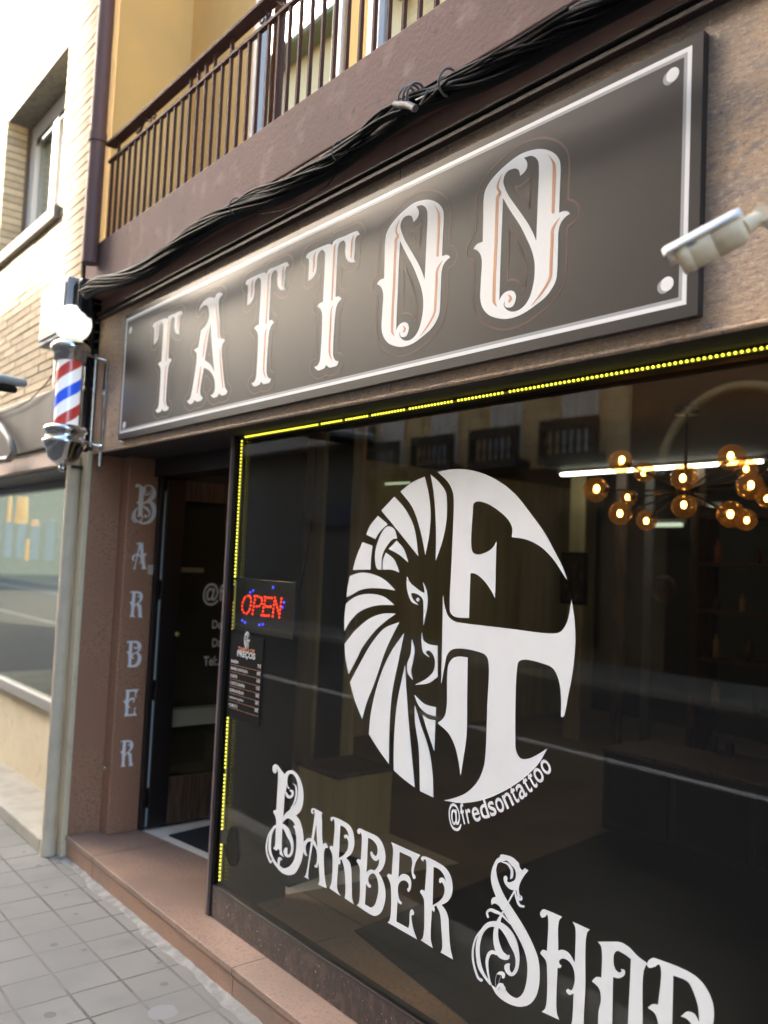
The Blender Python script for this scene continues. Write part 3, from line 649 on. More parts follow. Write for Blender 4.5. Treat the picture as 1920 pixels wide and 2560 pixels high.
a, b = PY(748, 2000, 3.0), PY(845, 2000, 3.0); o = box('low_counter', wall_olive, None, a.x, b.x, 2.98, 3.4, .13, .50, bevel=.006); tag(o, 'low olive counter on the shop floor above the large letter B', 'counter')
box('counter_top', wood_dark, o, a.x - .01, b.x + .01, 2.97, 3.41, .501, .52, bevel=.003)
def room_box(name, m, px0, py0, px1, py1, y, depth, bevel=.004):
    a, b = PY(px0, (py0 + py1) / 2, y), PY(px1, (py0 + py1) / 2, y); c, d = PY((px0 + px1) / 2, py0, y), PY((px0 + px1) / 2, py1, y)
    return box(name, m, None, a.x, b.x, y, y + depth, d.z, c.z, bevel=bevel)
P_ = room_box('wall_picture', black_m, 1400, 1380, 1466, 1512, 6.0, .03)
tag(P_, 'dark framed picture hanging on the back wall right of the emblem', 'picture')
a = P_.bound_box; x0, x1, z0, z1 = a[0][0], a[6][0], a[0][2], a[6][2]
box('picture_sheet', mat('picture_sheet', (.05, .035, .025), .6, noise=[(9, (.16, .10, .05), .52, .62)], stretch=(2.5, 1, .6)), P_, x0 + .03, x1 - .03, 5.995, 6.002, z0 + .03, z1 - .03)
c = PY(1656, 1472, 6.4); bm_ = MB()
bm_.add([(c.x + rr * math.cos(t), 6.4, c.z + rr * math.sin(t)) for rr in (.085, .105) for t in np.linspace(0, 2 * math.pi, 41)[:-1]], [(i, (i + 1) % 40, 40 + (i + 1) % 40, 40 + i) for i in range(40)])
plq = MB().lathe([(0, 0), (.115, 0), (.115, .02), (0, .02)], (c.x, 6.425, c.z), axis=Vector((0, -1, 0))).build('wall_plaque', wood_dark)
tag(plq, 'round plaque with a pale ring on the dark back wall below the chandelier', 'plaque')
bm_.build('ring', mat('plaque_ring', (.12, .12, .105), .5), plq); plq.children[0].location.y = -.0005
t_ = MB(); fit_text(t_, 'BARBER', (c.x - .062, c.x + .062, c.z + .01, c.z + .05), lambda a, b: (a, 6.399, b)); t_.build('plaque_writing', MATS['plaque_ring'], plq)
# shelves with products on the far right
SH = thing('display_shelf', 'dark shelf unit with products at the right of the shop interior', 'shelf')
sx0, sx1 = PY(1735, 1500, 6.0).x, PY(2100, 1500, 6.0).x; sz0 = .13
mb = MB().box(sx0, sx0 + .03, 6.0, 6.3, .13, 2.3).box(sx1, sx1 + .03, 6.0, 6.3, .13, 2.3)
mb.build('side_panel', wood_dark, SH, .002)
for k in range(6): box('shelf_board', wood_dark, SH, sx0 + .03, sx1, 6.0, 6.3, .4 + k * .36, .425 + k * .36)
bt = [mat('bottle_%d' % i, c_, .3) for i, c_ in enumerate([(.35, .16, .05), (.10, .05, .03), (.32, .27, .16), (.06, .05, .06)])]
for k in range(1, 6):
    x = sx0 + .12
    while x < sx1 - .08:
        h = .10 + .08 * random.random(); rr = .022 + .012 * random.random()
        o = MB().lathe([(0, 0), (rr, 0), (rr, h * .7), (rr * .4, h * .82), (rr * .4, h), (0, h)], (x, 6.12, .4261 + (k - 1) * .36 + .0), 12).build('product_bottle', random.choice(bt))
        tag(o, 'small grooming bottle standing on the dark shelf unit', 'bottle', 'bottles on the display shelf'); x += .13 + .2 * random.random()
# lamps on the ceiling
def lamp(name, label, m, pts, y0, wdt, hgt, grp=None):
    a, b = pts; t = thing(name, label, 'light', grp)
    box('tube', m, t, a.x, b.x, y0 - wdt / 2, y0 + wdt / 2, a.z - hgt / 2, a.z + hgt / 2, bevel=hgt * .3)
    box('housing', white_m, t, a.x - .03, b.x + .03, y0 - wdt / 2, y0 + wdt / 2, a.z + hgt / 2 + .002, min(a.z + hgt / 2 + .04, 2.72))
    return t
a, b = PY(1404, 1187, 6.5), PY(1905, 1176, 6.5); b.z = a.z
lamp('ceiling_tube_light', 'long bright white tube light on the ceiling behind the chandelier', tube_e, (a, b), 6.5, .045, .021)
a, b = PY(1632, 1313, 7.8), PY(1705, 1311, 7.8)
lamp('small_tube_light', 'short dim tube light below the globes of the chandelier', tube_dim, (a, b), 7.8, .06, .035)
a, b = PY(1745, 1271, 7.8), PY(1800, 1269, 7.8)
lamp('small_tube_light', 'short tube light behind the right arms of the chandelier', tube_dim, (a, b), 7.8, .05, .03)
mb = MB(); mb.tube([PY(px, py, 5.2) for px, py in ((870, 1219), (882, 1215), (894, 1211), (908, 1215), (922, 1212), (960, 1210), (1000, 1208), (1024, 1207))], .007, 8)
o = mb.build('luminous_strip', mat('luminous', (1, 1, 1), .4, emit=((.62, .80, .62), .14))); tag(o, 'thin pale neon strip hanging inside above the lion emblem', 'light strip')  # pale emissive tube along a wavy line
# hanging flex by the sign
mb = MB().tube([PY(px, py, 2.12) for px, py in ((690, 1420), (735, 1500), (762, 1440), (775, 1380), (785, 1300))][0:1] + [PY(px, py, 2.12) for px, py in ((735, 1520), (752, 1470), (765, 1400), (776, 1330), (788, 1200), (792, 1120))], .003, 6)
o = mb.build('power_flex', cable_m); tag(o, 'thin black flex hanging behind the glass beside the open sign', 'cable')
q = [PZ(px, py, .134) for px, py in ((886, 2327), (1560, 2062))]
dd = (q[1] - q[0]); n2 = Vector((dd.y, -dd.x, 0)).normalized()
if n2.y > 0: n2 = -n2
e_ = dd.normalized()
q3 = PZ(1173, 2560, .134)
q3 = q[0] + (q3 - q[0]) * 3.2
vv = [q[0], q[0] + e_ * 4.2, q3 + e_ * 4.5, q3]
RG = MB().add([(a.x, a.y, .131) for a in vv] + [(a.x, a.y, .137) for a in vv], [(4, 5, 6, 7), (0, 1, 5, 4), (1, 2, 6, 5), (2, 3, 7, 6), (3, 0, 4, 7)]).build('floor_mat', black_m)
tag(RG, 'large black mat on the brown shop floor behind the window lettering', 'mat')
k0 = PZ(1503, 2073, .13)
CBN = box('black_cabinet', black_m, None, k0.x, k0.x + 1.5, k0.y, k0.y + .5, .14, .62, bevel=.006); tag(CBN, 'low black cabinet on the shop floor right of the emblem', 'cabinet')
box('worktop', wood_dark, CBN, k0.x - .01, k0.x + 1.51, k0.y - .01, k0.y + .51, .621, .645, bevel=.004)
for q_ in range(3): box('drawer', cable_g, CBN, k0.x + .03 + q_ * .49, k0.x + .47 + q_ * .49, k0.y - .006, k0.y - .001, .20, .58, bevel=.002)
# ---- chandelier
CH = thing('globe_chandelier', 'chandelier of amber glass globes glowing behind the shop glass', 'chandelier')
cc = PY(1713, 1228, 4.4)
top = PY(1713, 1125, 4.4)
MB().tube([(cc.x, 4.4, cc.z - .05), (cc.x, 4.4, 2.715)], .010, 8).build('stem', black_m, CH)
MB().lathe([(0, 0), (.07, 0), (.06, .035), (0, .04)], (cc.x, 4.4, 2.675), 20).build('ceiling_rose', black_m, CH)
MB().sphere(cc, .05).build('hub', black_m, CH)
gl = [(485, 490, 95, .1), (670, 575, 82, .32), (285, 715, 100, -.05), (545, 780, 70, .35), (480, 905, 92, -.2), (690, 960, 82, .05), (990, 620, 105, -.4), (990, 850, 98, -.38), (1370, 460, 108, -.25), (1490, 550, 85, .3), (1515, 690, 108, -.3), (1650, 780, 82, .1), (1360, 910, 108, -.35), (1480, 955, 88, .15), (1750, 560, 85, .2)]
for gx, gy, gr, dy in gl:
    c = PY(1400 + gx / 3.19, 1000 + gy / 3.19, 4.4 + dy); rad = gr / 3.19 / FPX * (c - Vector((0, 0, CAM_H))).dot(f_)
    d = (cc - c).normalized(); sck = c + d * (rad + .01)
    MB().tube([cc, sck], .006, 6).build('arm', black_m, CH)
    gb = MB().sphere(c, rad, 24, 16).build('globe', glass_amber, CH)
    e = c + Vector((random.uniform(-.008, .008), 0, random.uniform(-.006, .01)))
    MB().tube([c + d * (rad + .012), c + d * rad * .55], [.016, .012], 10).build('socket', black_m, gb)
    MB().sphere(e, rad * .25, 12, 8, (.9, .9, 1.25)).build('bulb', filament, gb)

# ================================================================== things fixed to the shop front
# ---- sign board
S_ = thing('tattoo_sign', 'long dark sign board lettered TATTOO above the shop window', 'sign')
SY = 1.775
box('panel', slate, S_, -4.502, -1.069, SY, 1.7985, 2.346, 3.032, bevel=.0015)
def frame_ring(x0, x1, z0, z1, t, yy, m, name):
    mb = MB().box(x0, x1, yy, SY, z1 - t, z1).box(x0, x1, yy, SY, z0, z0 + t).box(x0, x0 + t, yy, SY, z0 + t, z1 - t).box(x1 - t, x1, yy, SY, z0 + t, z1 - t)
    return mb.build(name, m, S_)
frame_ring(-4.484, -1.099, 2.378, 3.008, .0115, SY - .0006, ink_white, 'border')
frame_ring(-4.4725, -1.1105, 2.3895, 2.9965, .009, SY - .0005, ink_grey, 'border_shade')
for px, py in ((1682, 187), (1668, 710), (327, 825), (311, 1062)):
    c = PY(px, py, SY); m_ = MB().lathe([(0, 0), (.0175, 0), (.0175, .0012), (0, .0012)], (c.x, SY, c.z), 28, Vector((0, -1, 0)), False)
    bo = m_.build('printed_stud', ink_white, S_)
    MB().lathe([(0, 0), (.0175, 0), (.0175, .0006), (0, .0006)], (c.x - .009, SY, c.z - .004), 28, Vector((0, -1, 0)), False).build('stud_shade', ink_grey, bo)
T3 = to_plane(TT, SY); T3o = to_plane(TTo, SY); O3 = to_plane(OO, SY); O3o = to_plane(OOo, SY); A1 = to_plane(AA, SY); A1o = to_plane(AAo, SY)
def ref(px, py): p = PY(px, py, SY); return Vector((p.x, p.z))
t3 = ref(765, 645)
o2 = (ref(1184, 622) + ref(1425, 534)) / 2
items = [(T3, T3o, ref(382, 817) - t3), (A1, A1o, Vector((0, 0))), (T3, T3o, ref(614, 711) - t3), (T3, T3o, Vector((0, 0))), (O3, O3o, (ref(944, 711) + ref(1124, 643)) / 2 - o2), (O3, O3o, Vector((0, 0)))]
for F, Fo, d in items:
    G_ = move(F, d.x, d.y)
    lt = on_facade(G_, SY, .0007).build('letter', ink_white, S_)
    for sh_ in move(Fo, d.x, d.y): on_facade([sh_], SY - .0009, .0004).build('highlight', ink_orange, lt)
    qs = contour(G_, .030, .0065); key = {}; comp = list(range(len(qs)))
    def find(i):
        while comp[i] != i: comp[i] = comp[comp[i]]; i = comp[i]
        return i
    for i, q in enumerate(qs):
        c_ = sum(q, Vector((0, 0))) / 4; k_ = (int(c_.x / .008), int(c_.y / .008))
        for a_ in (-1, 0, 1):
            for b_ in (-1, 0, 1):
                for j in key.get((k_[0] + a_, k_[1] + b_), ()): comp[find(i)] = find(j)
        key.setdefault(k_, []).append(i)
    gs = {}
    for i, q in enumerate(qs): gs.setdefault(find(i), []).append(q)
    for g_ in gs.values():
        if len(g_) > 3: quads_on_facade(g_, SY - .0003).build('outline', ink_ghost, lt)
# faint panel seam
box('panel_seam', slate_edge, S_, PY(1310, 850, SY).x - .0008, PY(1310, 850, SY).x + .0008, SY - .0002, SY, 2.346, 3.032)

# ---- cables along the balcony
CB = thing('cable_bundle', 'thick bundle of black cables slung below the balcony', 'cables')
pts = [(-60, 1000), (205, 728), (236, 709), (295, 693), (358, 667), (422, 622), (485, 572), (548, 532), (612, 503), (685, 475), (769, 430), (832, 392), (895, 344), (958, 295), (1022, 252), (1106, 212), (1190, 180), (1300, 120), (1390, 65), (1473, 18), (1560, -30), (1700, -110)]
base = [PY(px, py, 1.60) for px, py in pts[1:]]
def catm(P, n):
    out = []
    for i in range(len(P) - 1):
        p1, p2 = P[i], P[i + 1]; p0 = P[i - 1] if i else p1 * 2 - p2; p3 = P[i + 2] if i + 2 < len(P) else p2 * 2 - p1
        for j in range(n):
            t = j / n; out.append(.5 * ((2 * p1) + (p2 - p0) * t + (2 * p0 - 5 * p1 + 4 * p2 - p3) * t * t + (3 * p1 - p0 - 3 * p2 + p3) * t ** 3))
    return out + [P[-1]]
line = catm(base, 6)
for k in range(26):
    ph = random.uniform(0, 6.28); fr = random.uniform(.6, 1.5); amp = random.uniform(.008, .030); rad = random.choice([.003, .004, .005, .0065, .009]); fr *= 1.6
    P = []
    for i, p in enumerate(line):
        s = i / len(line) * 9
        wob = .008 * math.sin(s * 1.7 + k) + .004 * math.sin(s * 5.1 + 2 * k)
        P.append(p + Vector((0, math.cos(ph + s * fr) * amp + .01, math.sin(ph + s * fr) * amp + wob - .004)))
    MB().tube(P, rad, 7).build('cable', cable_g if k % 5 == 3 else cable_m, CB)
MB().tube([p + Vector((0, .03, -.018)) for p in line], .024, 10).build('shadow_cable', cable_m, CB)  # black tube for the lowest cable and the bundle's painted-in shadow
MB().tube([PY(px, py, 1.62) for px, py in ((600, 512), (650, 535), (705, 528), (760, 505), (820, 462), (850, 420))], .0018, 5).build('loose_wire', cable_m, CB)
MB().tube([PY(px, py, 1.58) for px, py in ((1060, 260), (1120, 200), (1180, 170), (1240, 130), (1300, 95), (1420, 20))], .0045, 6).build('loose_wire', cable_g, CB)
for px, py in ((1030, 245), (1018, 250), (1040, 240), (848, 378), (590, 515), (1120, 205)):
    c = PY(px, py, 1.60)
    big = px > 1000
    MB().tube([(c.x + .012 * math.sin(t), c.y + (.034 if big else .028) * math.cos(t), c.z + (.034 if big else .028) * math.sin(t)) for t in np.linspace(0, 6.4, 22)], .004 if big else .0025, 6).build('cable_tie', tie_m, CB)
c = PY(1020, 258, 1.555); MB().tube([c + Vector((-.06, 0, .02)), c + Vector((0, 0, -.005)), c + Vector((.035, 0, -.03))], .011, 8).build('clamp', mat('clamp_m', (.10, .08, .075), .5), CB)
MB().tube([PY(1040, 250, 1.56), PY(1062, 240, 1.55), PY(1070, 225, 1.55), PY(1050, 262, 1.55)], .003, 6).build('loose_wire', tie_m, CB)
v0 = PY(224, 735, 1.70); MB().tube([PY(236, 708, 1.62), v0, PY(228, 790, 1.74), PY(224, 900, 1.76), PY(220, 1000, 1.76), PY(214, 1130, 1.76)], .012, 8).build('drop_cable', cable_m, CB)
MB().tube([PY(240, 712, 1.63), PY(228, 745, 1.72), PY(233, 800, 1.74), PY(229, 900, 1.77)], .010, 8).build('drop_cable', cable_m, CB)

# ---- plum rainwater pipe above
pt, pb = PY(264, 0, 1.645), PY(231, 600, 1.645); px_ = (pt.x + pb.x) / 2
RP = MB().tube([(px_, 1.645, 3.35), (px_, 1.645, 9)], .045, 20).build('downpipe', mat('plum_pipe', (.15, .078, .064), .6)); tag(RP, 'plum downpipe beside the ochre balcony wall', 'drainpipe')
MB().tube([(px_, 1.645, 4.05), (px_, 1.645, 4.10)], .051, 20).build('collar', MATS['plum_pipe'], RP)

# ---- open sign (LED) behind the glass
OY = 1.995; o_ = (540, 1420); os_ = 5.027
OS = thing('open_sign', 'black LED sign glowing OPEN in red dots behind the glass', 'sign')
tl = PY(o_[0] + 200 / os_, o_[1] + 150 / os_, OY); br_ = PY(o_[0] + 955 / os_, o_[1] + 790 / os_, OY)
zt = (PY(540 + 215 / os_, 1420 + 150 / os_, OY).z + PY(540 + 985 / os_, 1420 + 140 / os_, OY).z) / 2
zb = (PY(540 + 180 / os_, 1420 + 770 / os_, OY).z + PY(540 + 950 / os_, 1420 + 885 / os_, OY).z) / 2
box('case', black_m, OS, tl.x, br_.x + .01, OY, OY + .02, zb, zt, bevel=.003)
box('rim', mat('rim_m', (.035, .033, .035), .4), OS, tl.x, br_.x + .01, OY - .003, OY - .0005, zb, zb + .028)
def dots(name, m, pl, rr):
    mb = MB()
    for x, y in pl: mb.sphere(PY(o_[0] + x / os_, o_[1] + y / os_, OY - .002), rr, 8, 6, (1, .6, 1))
    mb.build(name, m, OS)
dots('letter_o', led_r, [(400, 350), (365, 368), (350, 398), (335, 435), (328, 480), (330, 525), (350, 560), (385, 572), (410, 548), (425, 515), (437, 470), (440, 425), (437, 380), (425, 355)], .0062)
dots('letter_p', led_r, [(485, 355), (515, 355), (545, 365), (572, 378), (490, 400), (578, 410), (480, 440), (572, 450), (475, 485), (510, 485), (545, 478), (465, 530), (458, 578)], .0062)
dots('letter_e', led_r, [(612, 365), (640, 372), (670, 375), (700, 378), (615, 410), (607, 455), (628, 482), (658, 488), (686, 485), (597, 500), (590, 545), (575, 592), (605, 597), (635, 600), (665, 600)], .0062)
dots('letter_n', led_r, [(740, 375), (735, 420), (728, 465), (722, 515), (718, 560), (712, 608), (750, 415), (760, 455), (768, 495), (780, 535), (793, 575), (822, 385), (818, 430), (812, 480), (806, 525), (800, 572), (795, 620)], .0062)
dots('blue_dot', led_b, [(465, 285), (430, 308), (717, 245), (855, 433), (835, 495), (328, 660), (362, 685), (545, 715), (588, 708)], .0060)
# ---- price list
PL = thing('price_list', 'narrow black price list poster below the open sign', 'poster')
def pq(x, y, yy=1.9598): return PY(o_[0] + x / os_, o_[1] + y / os_, yy)
a = pq(185, 830); b = pq(600, 860); c = pq(130, 1880); zt2 = (a.z + b.z) / 2; zb2 = pq(150, 1830).z - .012
box('sheet', mat('poster_black', (.008, .008, .009), .9, spec=.1), PL, a.x, b.x, 1.9600, 1.9615, zb2, zt2)
def cell(mb, s, x0, x1, yc, h, bold=.02):            # text cell given in zoomed pixels on the poster plane
    p0, p1 = pq(x0, yc), pq(x1, yc + (x1 - x0) * .22); z = (p0.z + p1.z) / 2
    fit_text(mb, s, (p0.x, p1.x, z - h / 2, z + h / 2), lambda a, b: (a, 1.9597, b), bold)
mb = MB(); cell(mb, 'PREÇOS', 268, 492, 1075, .034, .04); mb.build('heading_text', silver_vinyl, PL)
for i, (s, xe, pr) in enumerate((('BARBA', 283, '7€'), ('BARBA NAVALHA', 400, '8€'), ('CORTE', 265, '10€'), ('CORTE E BARBA', 362, '15€'), ('SOBRANCELHA', 350, '5€'), ('HIDRATAÇÃO', 343, '20€'), ('PIGMENTO', 268, '5€'))):
    xl = 192 - i * 5; yy = 1165 + i * 92
    mb = MB(); cell(mb, s, xl, xe, yy, .0135, .02); mb.build('price_text', silver_vinyl, PL)
    mb = MB(); cell(mb, pr, 522 - i * 6, 565 - i * 6, yy + 66, .016, .02); mb.build('price_figure', silver_vinyl, PL)
mb = MB(); cell(mb, 'TABELA DE', 280, 485, 1010, .018, .03); mb.build('orange_heading', ink_orange, PL)
for i in range(7):
    p0, p1 = pq(185 - i * 5, 1215 + i * 92), pq(565 - i * 6, 1215 + i * 92 + 80); z = (p0.z + p1.z) / 2
    mb = MB(); mb.add([(p0.x, 1.9596, z), (p1.x, 1.9596, z), (p1.x, 1.9596, z + .0012), (p0.x, 1.9596, z + .0012)], [(0, 1, 2, 3)]); mb.build('row_line', ink_orange, PL)
ctr = pq(388, 905)
solid(fit(to_plane(LOGO, GY), ctr.x - .024, ctr.x + .024, ctr.z - .038, ctr.z + .038), (0, 1.9598, 0), (1, 0, 0), (0, 0, 1), (0, -1, 0), .0002, .00001).build('small_emblem', silver_vinyl, PL)

# ---- yellow LED strips
def led_strip(label, p0, p1, gaps=(), dim=False, sp=.0163, mt=led_y):
    t = thing('led_strip', label, 'light strip', None); d = p1 - p0; L = d.length; n = int(L / sp); mb = MB()
    for i in range(n + 1):
        s = i / n
        if any(a < s < b for a, b in gaps):
            if mb.v: mb.build('diode_run', mt, t); mb = MB()
            continue
        mb.sphere(p0 + d * s, .0045, 8, 6)
    if mb.v: mb.build('diode_run', mt, t)
    mb = MB(); e = Vector((0, .005, 0)); mb.tube([p0 + e, p1 + e], .0045, 6); mb.build('tape', mat('led_tape', (.35, .32, .05), .6) if 'led_tape' not in MATS else MATS['led_tape'], t)
    return t
p0, p1 = PY(614, 1094, 1.948), PY(1990, 864, 1.948); zz = (p0.z + p1.z) / 2
p1 = PY(1990, 860, 1.948); p0.z = p1.z = 2.291
gaps = []
for px, py in ((664, 1085), (745, 1071), (800, 1062), (858, 1053), (923, 1040), (1015, 1027), (1138, 1005), (1268, 983)):
    s = (PY(px, py, 1.948).x - p0.x) / (p1.x - p0.x); gaps.append((s - .0022, s + .0022))
led_strip('yellow LED strip along the top edge of the shop window', p0, p1, gaps)
q = lambda py: PY(605 - (py - 1098) * .0512, py, 1.948)
led_strip('yellow LED strip down the window edge above the open sign', q(1103), q(1441))
led_strip('yellow LED strip low on the window edge beside BARBER', q(1795), q(2072), [(.47, .50)])
led_strip('short yellow LED strip at the bottom corner of the window', q(2112), q(2200))
led_y2 = mat('faint_led', (.5, .45, .06), .5, emit=((.5, .42, .03), .03))
led_strip('unlit yellow LED strip between the sign and the window edge', q(1452), q(1572), [(.1, .45)], mt=led_y2)

# ---- barber pole
BP = thing('barber_pole', 'red white and blue barber pole with lit globe on the corner', 'barber pole')
cx, cy = -4.862, 1.612; C0 = (cx, cy, 0)
fh = Vector((f_.x, f_.y, 0)).normalized(); rh = Vector((r_.x, r_.y, 0)).normalized()
MB().sphere((cx, cy, 3.022), .104, 32, 20).build('globe', globe_e, BP)
MB().lathe([(0, 2.925), (.062, 2.925), (.075, 2.915), (.095, 2.905), (.108, 2.885), (.108, 2.865), (.098, 2.852), (.088, 2.845), (.088, 2.80), (0, 2.80)], C0, 40).build('top_cap', steel, BP, 0)
MB().lathe([(.0, 2.435), (.098, 2.435), (.112, 2.425), (.118, 2.405), (.104, 2.392), (.104, 2.36), (.118, 2.352), (.118, 2.335), (.098, 2.30), (.085, 2.255), (.06, 2.23), (.03, 2.215), (0, 2.21)], C0, 40).build('base_cup', steel, BP)
MB().lathe([(0, 2.212), (.02, 2.21), (.024, 2.195), (.02, 2.18), (0, 2.172)], C0, 20).build('finial', steel, BP)
cyl = MB().lathe([(.066, 2.43), (.066, 2.82)], C0, 48).build('cylinder', white_paint, BP)
def band(z0, m, name):
    mb = MB(); n = 160; pitch = .285; wd = .068; vs = []
    for i in range(n + 1):
        ph = -math.pi * 2 + i / n * math.pi * 6
        p = Vector((cx, cy, 0)) + (-fh * math.cos(ph) + rh * math.sin(ph)) * .0668; z = z0 + pitch * ph / (2 * math.pi)
        for k in (-.5, .5): vs.append((p.x, p.y, min(max(z + k * wd, 2.436), 2.80)))
    mb.add(vs, [(2 * i, 2 * i + 2, 2 * i + 3, 2 * i + 1) for i in range(n)], True); mb.build(name, m, cyl)
band(2.745, red_paint, 'red_stripe'); band(2.602, blue_paint, 'blue_stripe'); band(2.46, red_paint, 'red_stripe')
MB().lathe([(.084, 2.435), (.084, 2.80)], C0, 40).build('glass_tube', glass_tube, BP)
bx = PY(259, 1000, 1.79).x
MB().box(bx - .018, bx + .018, 1.788, 1.80, PY(268, 905, 1.79).z - .60, PY(268, 905, 1.79).z).build('wall_plate', steel, BP, .002)
zz0, zz1 = PY(250, 897, 1.72).z, PY(250, 1105, 1.72).z
for z in (2.84, 2.345):
    MB().tube([(cx + .06, cy + .05, z), (bx - .03, 1.70, z + .01), (bx, 1.79, z - .01)], .010, 8).build('bracket_arm', steel, BP)
MB().tube([(bx - .025, 1.74, 2.86), (bx - .025, 1.74, 2.33)], .006, 8).build('bracket_rod', steel, BP)

# ---- security camera
CC = thing('security_camera', 'white bullet security camera over the right end of the sign', 'camera')
tt = 1.62
def at(px, py, t): return Vector((0, 0, CAM_H)) + ray(px, py) * t
A_, B_ = at(1704, 650, 1.66), at(1864, 566, 1.60)
ax = (B_ - A_).normalized(); L = (B_ - A_).length
MB().lathe([(0, .004), (.021, .004), (.0265, -.004), (.0295, -.004), (.0300, .010), (.0300, .02), (.029, .021), (.0300, .023), (.0300, L * .52), (.0293, L * .525), (.0300, L * .53), (.0300, L - .012), (.020, L), (0, L)], A_, 36, ax).build('body', cam_body, CC)
MB().lathe([(0, .0035), (.019, .0035)], A_, 24, ax).build('lens_glass', black_m, CC)
sx_ = ax.cross(Vector((0, 0, 1))).normalized(); up_ = sx_.cross(ax).normalized()
mb = MB(); n = 9; prof = []
for i in range(n):
    th = math.pi * (.5 + .46 * (i / (n - 1) * 2 - 1)); prof.append((.0345 * math.cos(th), .0345 * math.sin(th) * .85 + .0095))
vs = []
for e, (s0) in enumerate((-.024, -.016, L * .5, L - .01, L + .004)):
    kk = .82 if e in (0, 4) else 1
    for (a, b) in prof: vs.append(A_ + ax * s0 + sx_ * a * kk + up_ * (b * (1 if kk == 1 else .96)))
for e, (s0) in enumerate((-.024, -.016, L * .5, L - .01, L + .004)):
    kk = .80 if e in (0, 4) else .95
    for (a, b) in prof: vs.append(A_ + ax * s0 + sx_ * a * kk + up_ * (b - .0025))
m_ = 5 * n
fs = [(e * n + i, e * n + i + 1, (e + 1) * n + i + 1, (e + 1) * n + i) for e in range(4) for i in range(n - 1)]
fs += [(m_ + e * n + i, m_ + (e + 1) * n + i, m_ + (e + 1) * n + i + 1, m_ + e * n + i + 1) for e in range(4) for i in range(n - 1)]
fs += [(i, m_ + i, m_ + i + 1, i + 1) for i in range(n - 1)] + [(4 * n + i, 4 * n + i + 1, m_ + 4 * n + i + 1, m_ + 4 * n + i) for i in range(n - 1)]
fs += [(e * n, (e + 1) * n, m_ + (e + 1) * n, m_ + e * n) for e in range(4)] + [(e * n + n - 1, m_ + e * n + n - 1, m_ + (e + 1) * n + n - 1, (e + 1) * n + n - 1) for e in range(4)]
mb.add(vs, fs, True).build('hood', cam_white, CC)
kn = at(1905, 540, 1.60)
MB().tube([B_ - ax * .004, kn], [.0185, .0125], 18).build('neck', cam_body, CC)
MB().tube([kn - sx_ * .014, kn + sx_ * .014], .0165, 20).build('knuckle', cam_body, CC)
MB().tube([kn - sx_ * .0165, kn - sx_ * .0140], .005, 12).build('screw', black_m, CC)
wl = Vector((kn.x + .075, 1.80, kn.z - .02))
MB().tube([kn, Vector((kn.x + .03, 1.72, kn.z - .045)), wl], .014, 14).build('arm', cam_white, CC)
MB().lathe([(0, 0), (.04, 0), (.036, .02), (0, .022)], wl, 28, Vector((0, -1, 0))).build('wall_mount', cam_white, CC)
ptc = MB(); 
def on_body(s, ang, w2, h2):
    q = []
    for ds, da in ((-w2, -h2), (w2, -h2), (w2, h2), (-w2, h2)):
        aa = ang + da; q.append(A_ + ax * (s + ds) + (-sx_ * math.cos(aa) * 1 + up_ * math.sin(aa)) * .0303)
    return q
side = 1 if (Vector((0, 0, CAM_H)) - A_).dot(-sx_) > 0 else -1
if side < 0: sx_ = -sx_
ptc.add(on_body(L * .62, .25, .02, .30), [(0, 1, 2, 3)]); ptc.build('rating_label', mat('worn_label', (.52, .50, .45), .6, noise=[(60, (.40, .37, .30), .5, .6)]), CC)
ptc = MB(); ptc.add(on_body(L * .24, .20, .010, .10), [(0, 1, 2, 3)]); ptc.build('faded_mark', mat('mark', (.20, .22, .25), .6, noise=[(150, (.48, .44, .35), .48, .52)]), CC)

# ---- doormat
dv = (p2 - p1).normalized() if False else Vector((1.37, .211)).normalized(); nv = Vector((-dv.y, dv.x)); m0 = Vector((-4.615, 2.268))
m1 = Vector((-3.60, 2.268 + 1.015 * .154)); q = [m0, m1, m1 + nv * .55, m0 + nv * .55]
DM = MB().add([(a.x, a.y, .132) for a in q] + [(a.x, a.y, .140) for a in q], [(4, 5, 6, 7), (0, 1, 5, 4), (1, 2, 6, 5), (2, 3, 7, 6), (3, 0, 4, 7)]).build('doormat', mat_m)
tag(DM, 'black rubber doormat lying inside the open shop door', 'doormat')

# ================================================================== neighbouring building on the left
N = thing('brick_building', 'cream brick building with a display window left of the barber pole', 'building')
NX = -4.985; NY = 1.69
wx0, wx1, wz0, wz1 = -6.85, -5.485, 3.905, 5.02
mb = MB().box(-30, wx0 - .002, NY, 2.1, 2.70, 16).box(wx1 + .002, NX, NY, 2.1, 2.70, 16).box(wx0, wx1, NY, 2.1, 2.70, wz0).box(wx0, wx1, NY, 2.1, wz1, 16)
mb.build('brick_wall', mortar_cream, N)
mb = MB(); kz = 0; z = 2.702
while z < 8.2:
    x = NX - (.135 if kz % 2 else 0)
    first = True
    while x > -9.6:
        x1_ = NX if (first and kz % 2) else x; x0_ = x - .262; first = False
        segs = [(x0_, min(x1_, NX))]
        if z + .05 > wz0 and z < wz1:
            segs = [s for s in [(x0_, min(x1_, wx0)), (max(x0_, wx1), x1_)] if s[1] - s[0] > .003]
        for a, c in segs: mb.box(a, c, NY - .011 + random.uniform(-.002, .002), NY + .14, z + random.uniform(0, .0015), z + .0475)
        x -= .270
    z += .056; kz += 1
mb.build('brick_course', brick_cream, N)
box('window_head', stone_sill, N, wx0 - .01, wx1 + .004, NY - .006, NY + .19, wz1 - .03, wz1 + .03)
box('window_sill', stone_sill, N, wx0 - .05, wx1 + .05, NY - .05, NY + .2, wz0 - .085, wz0, bevel=.008)
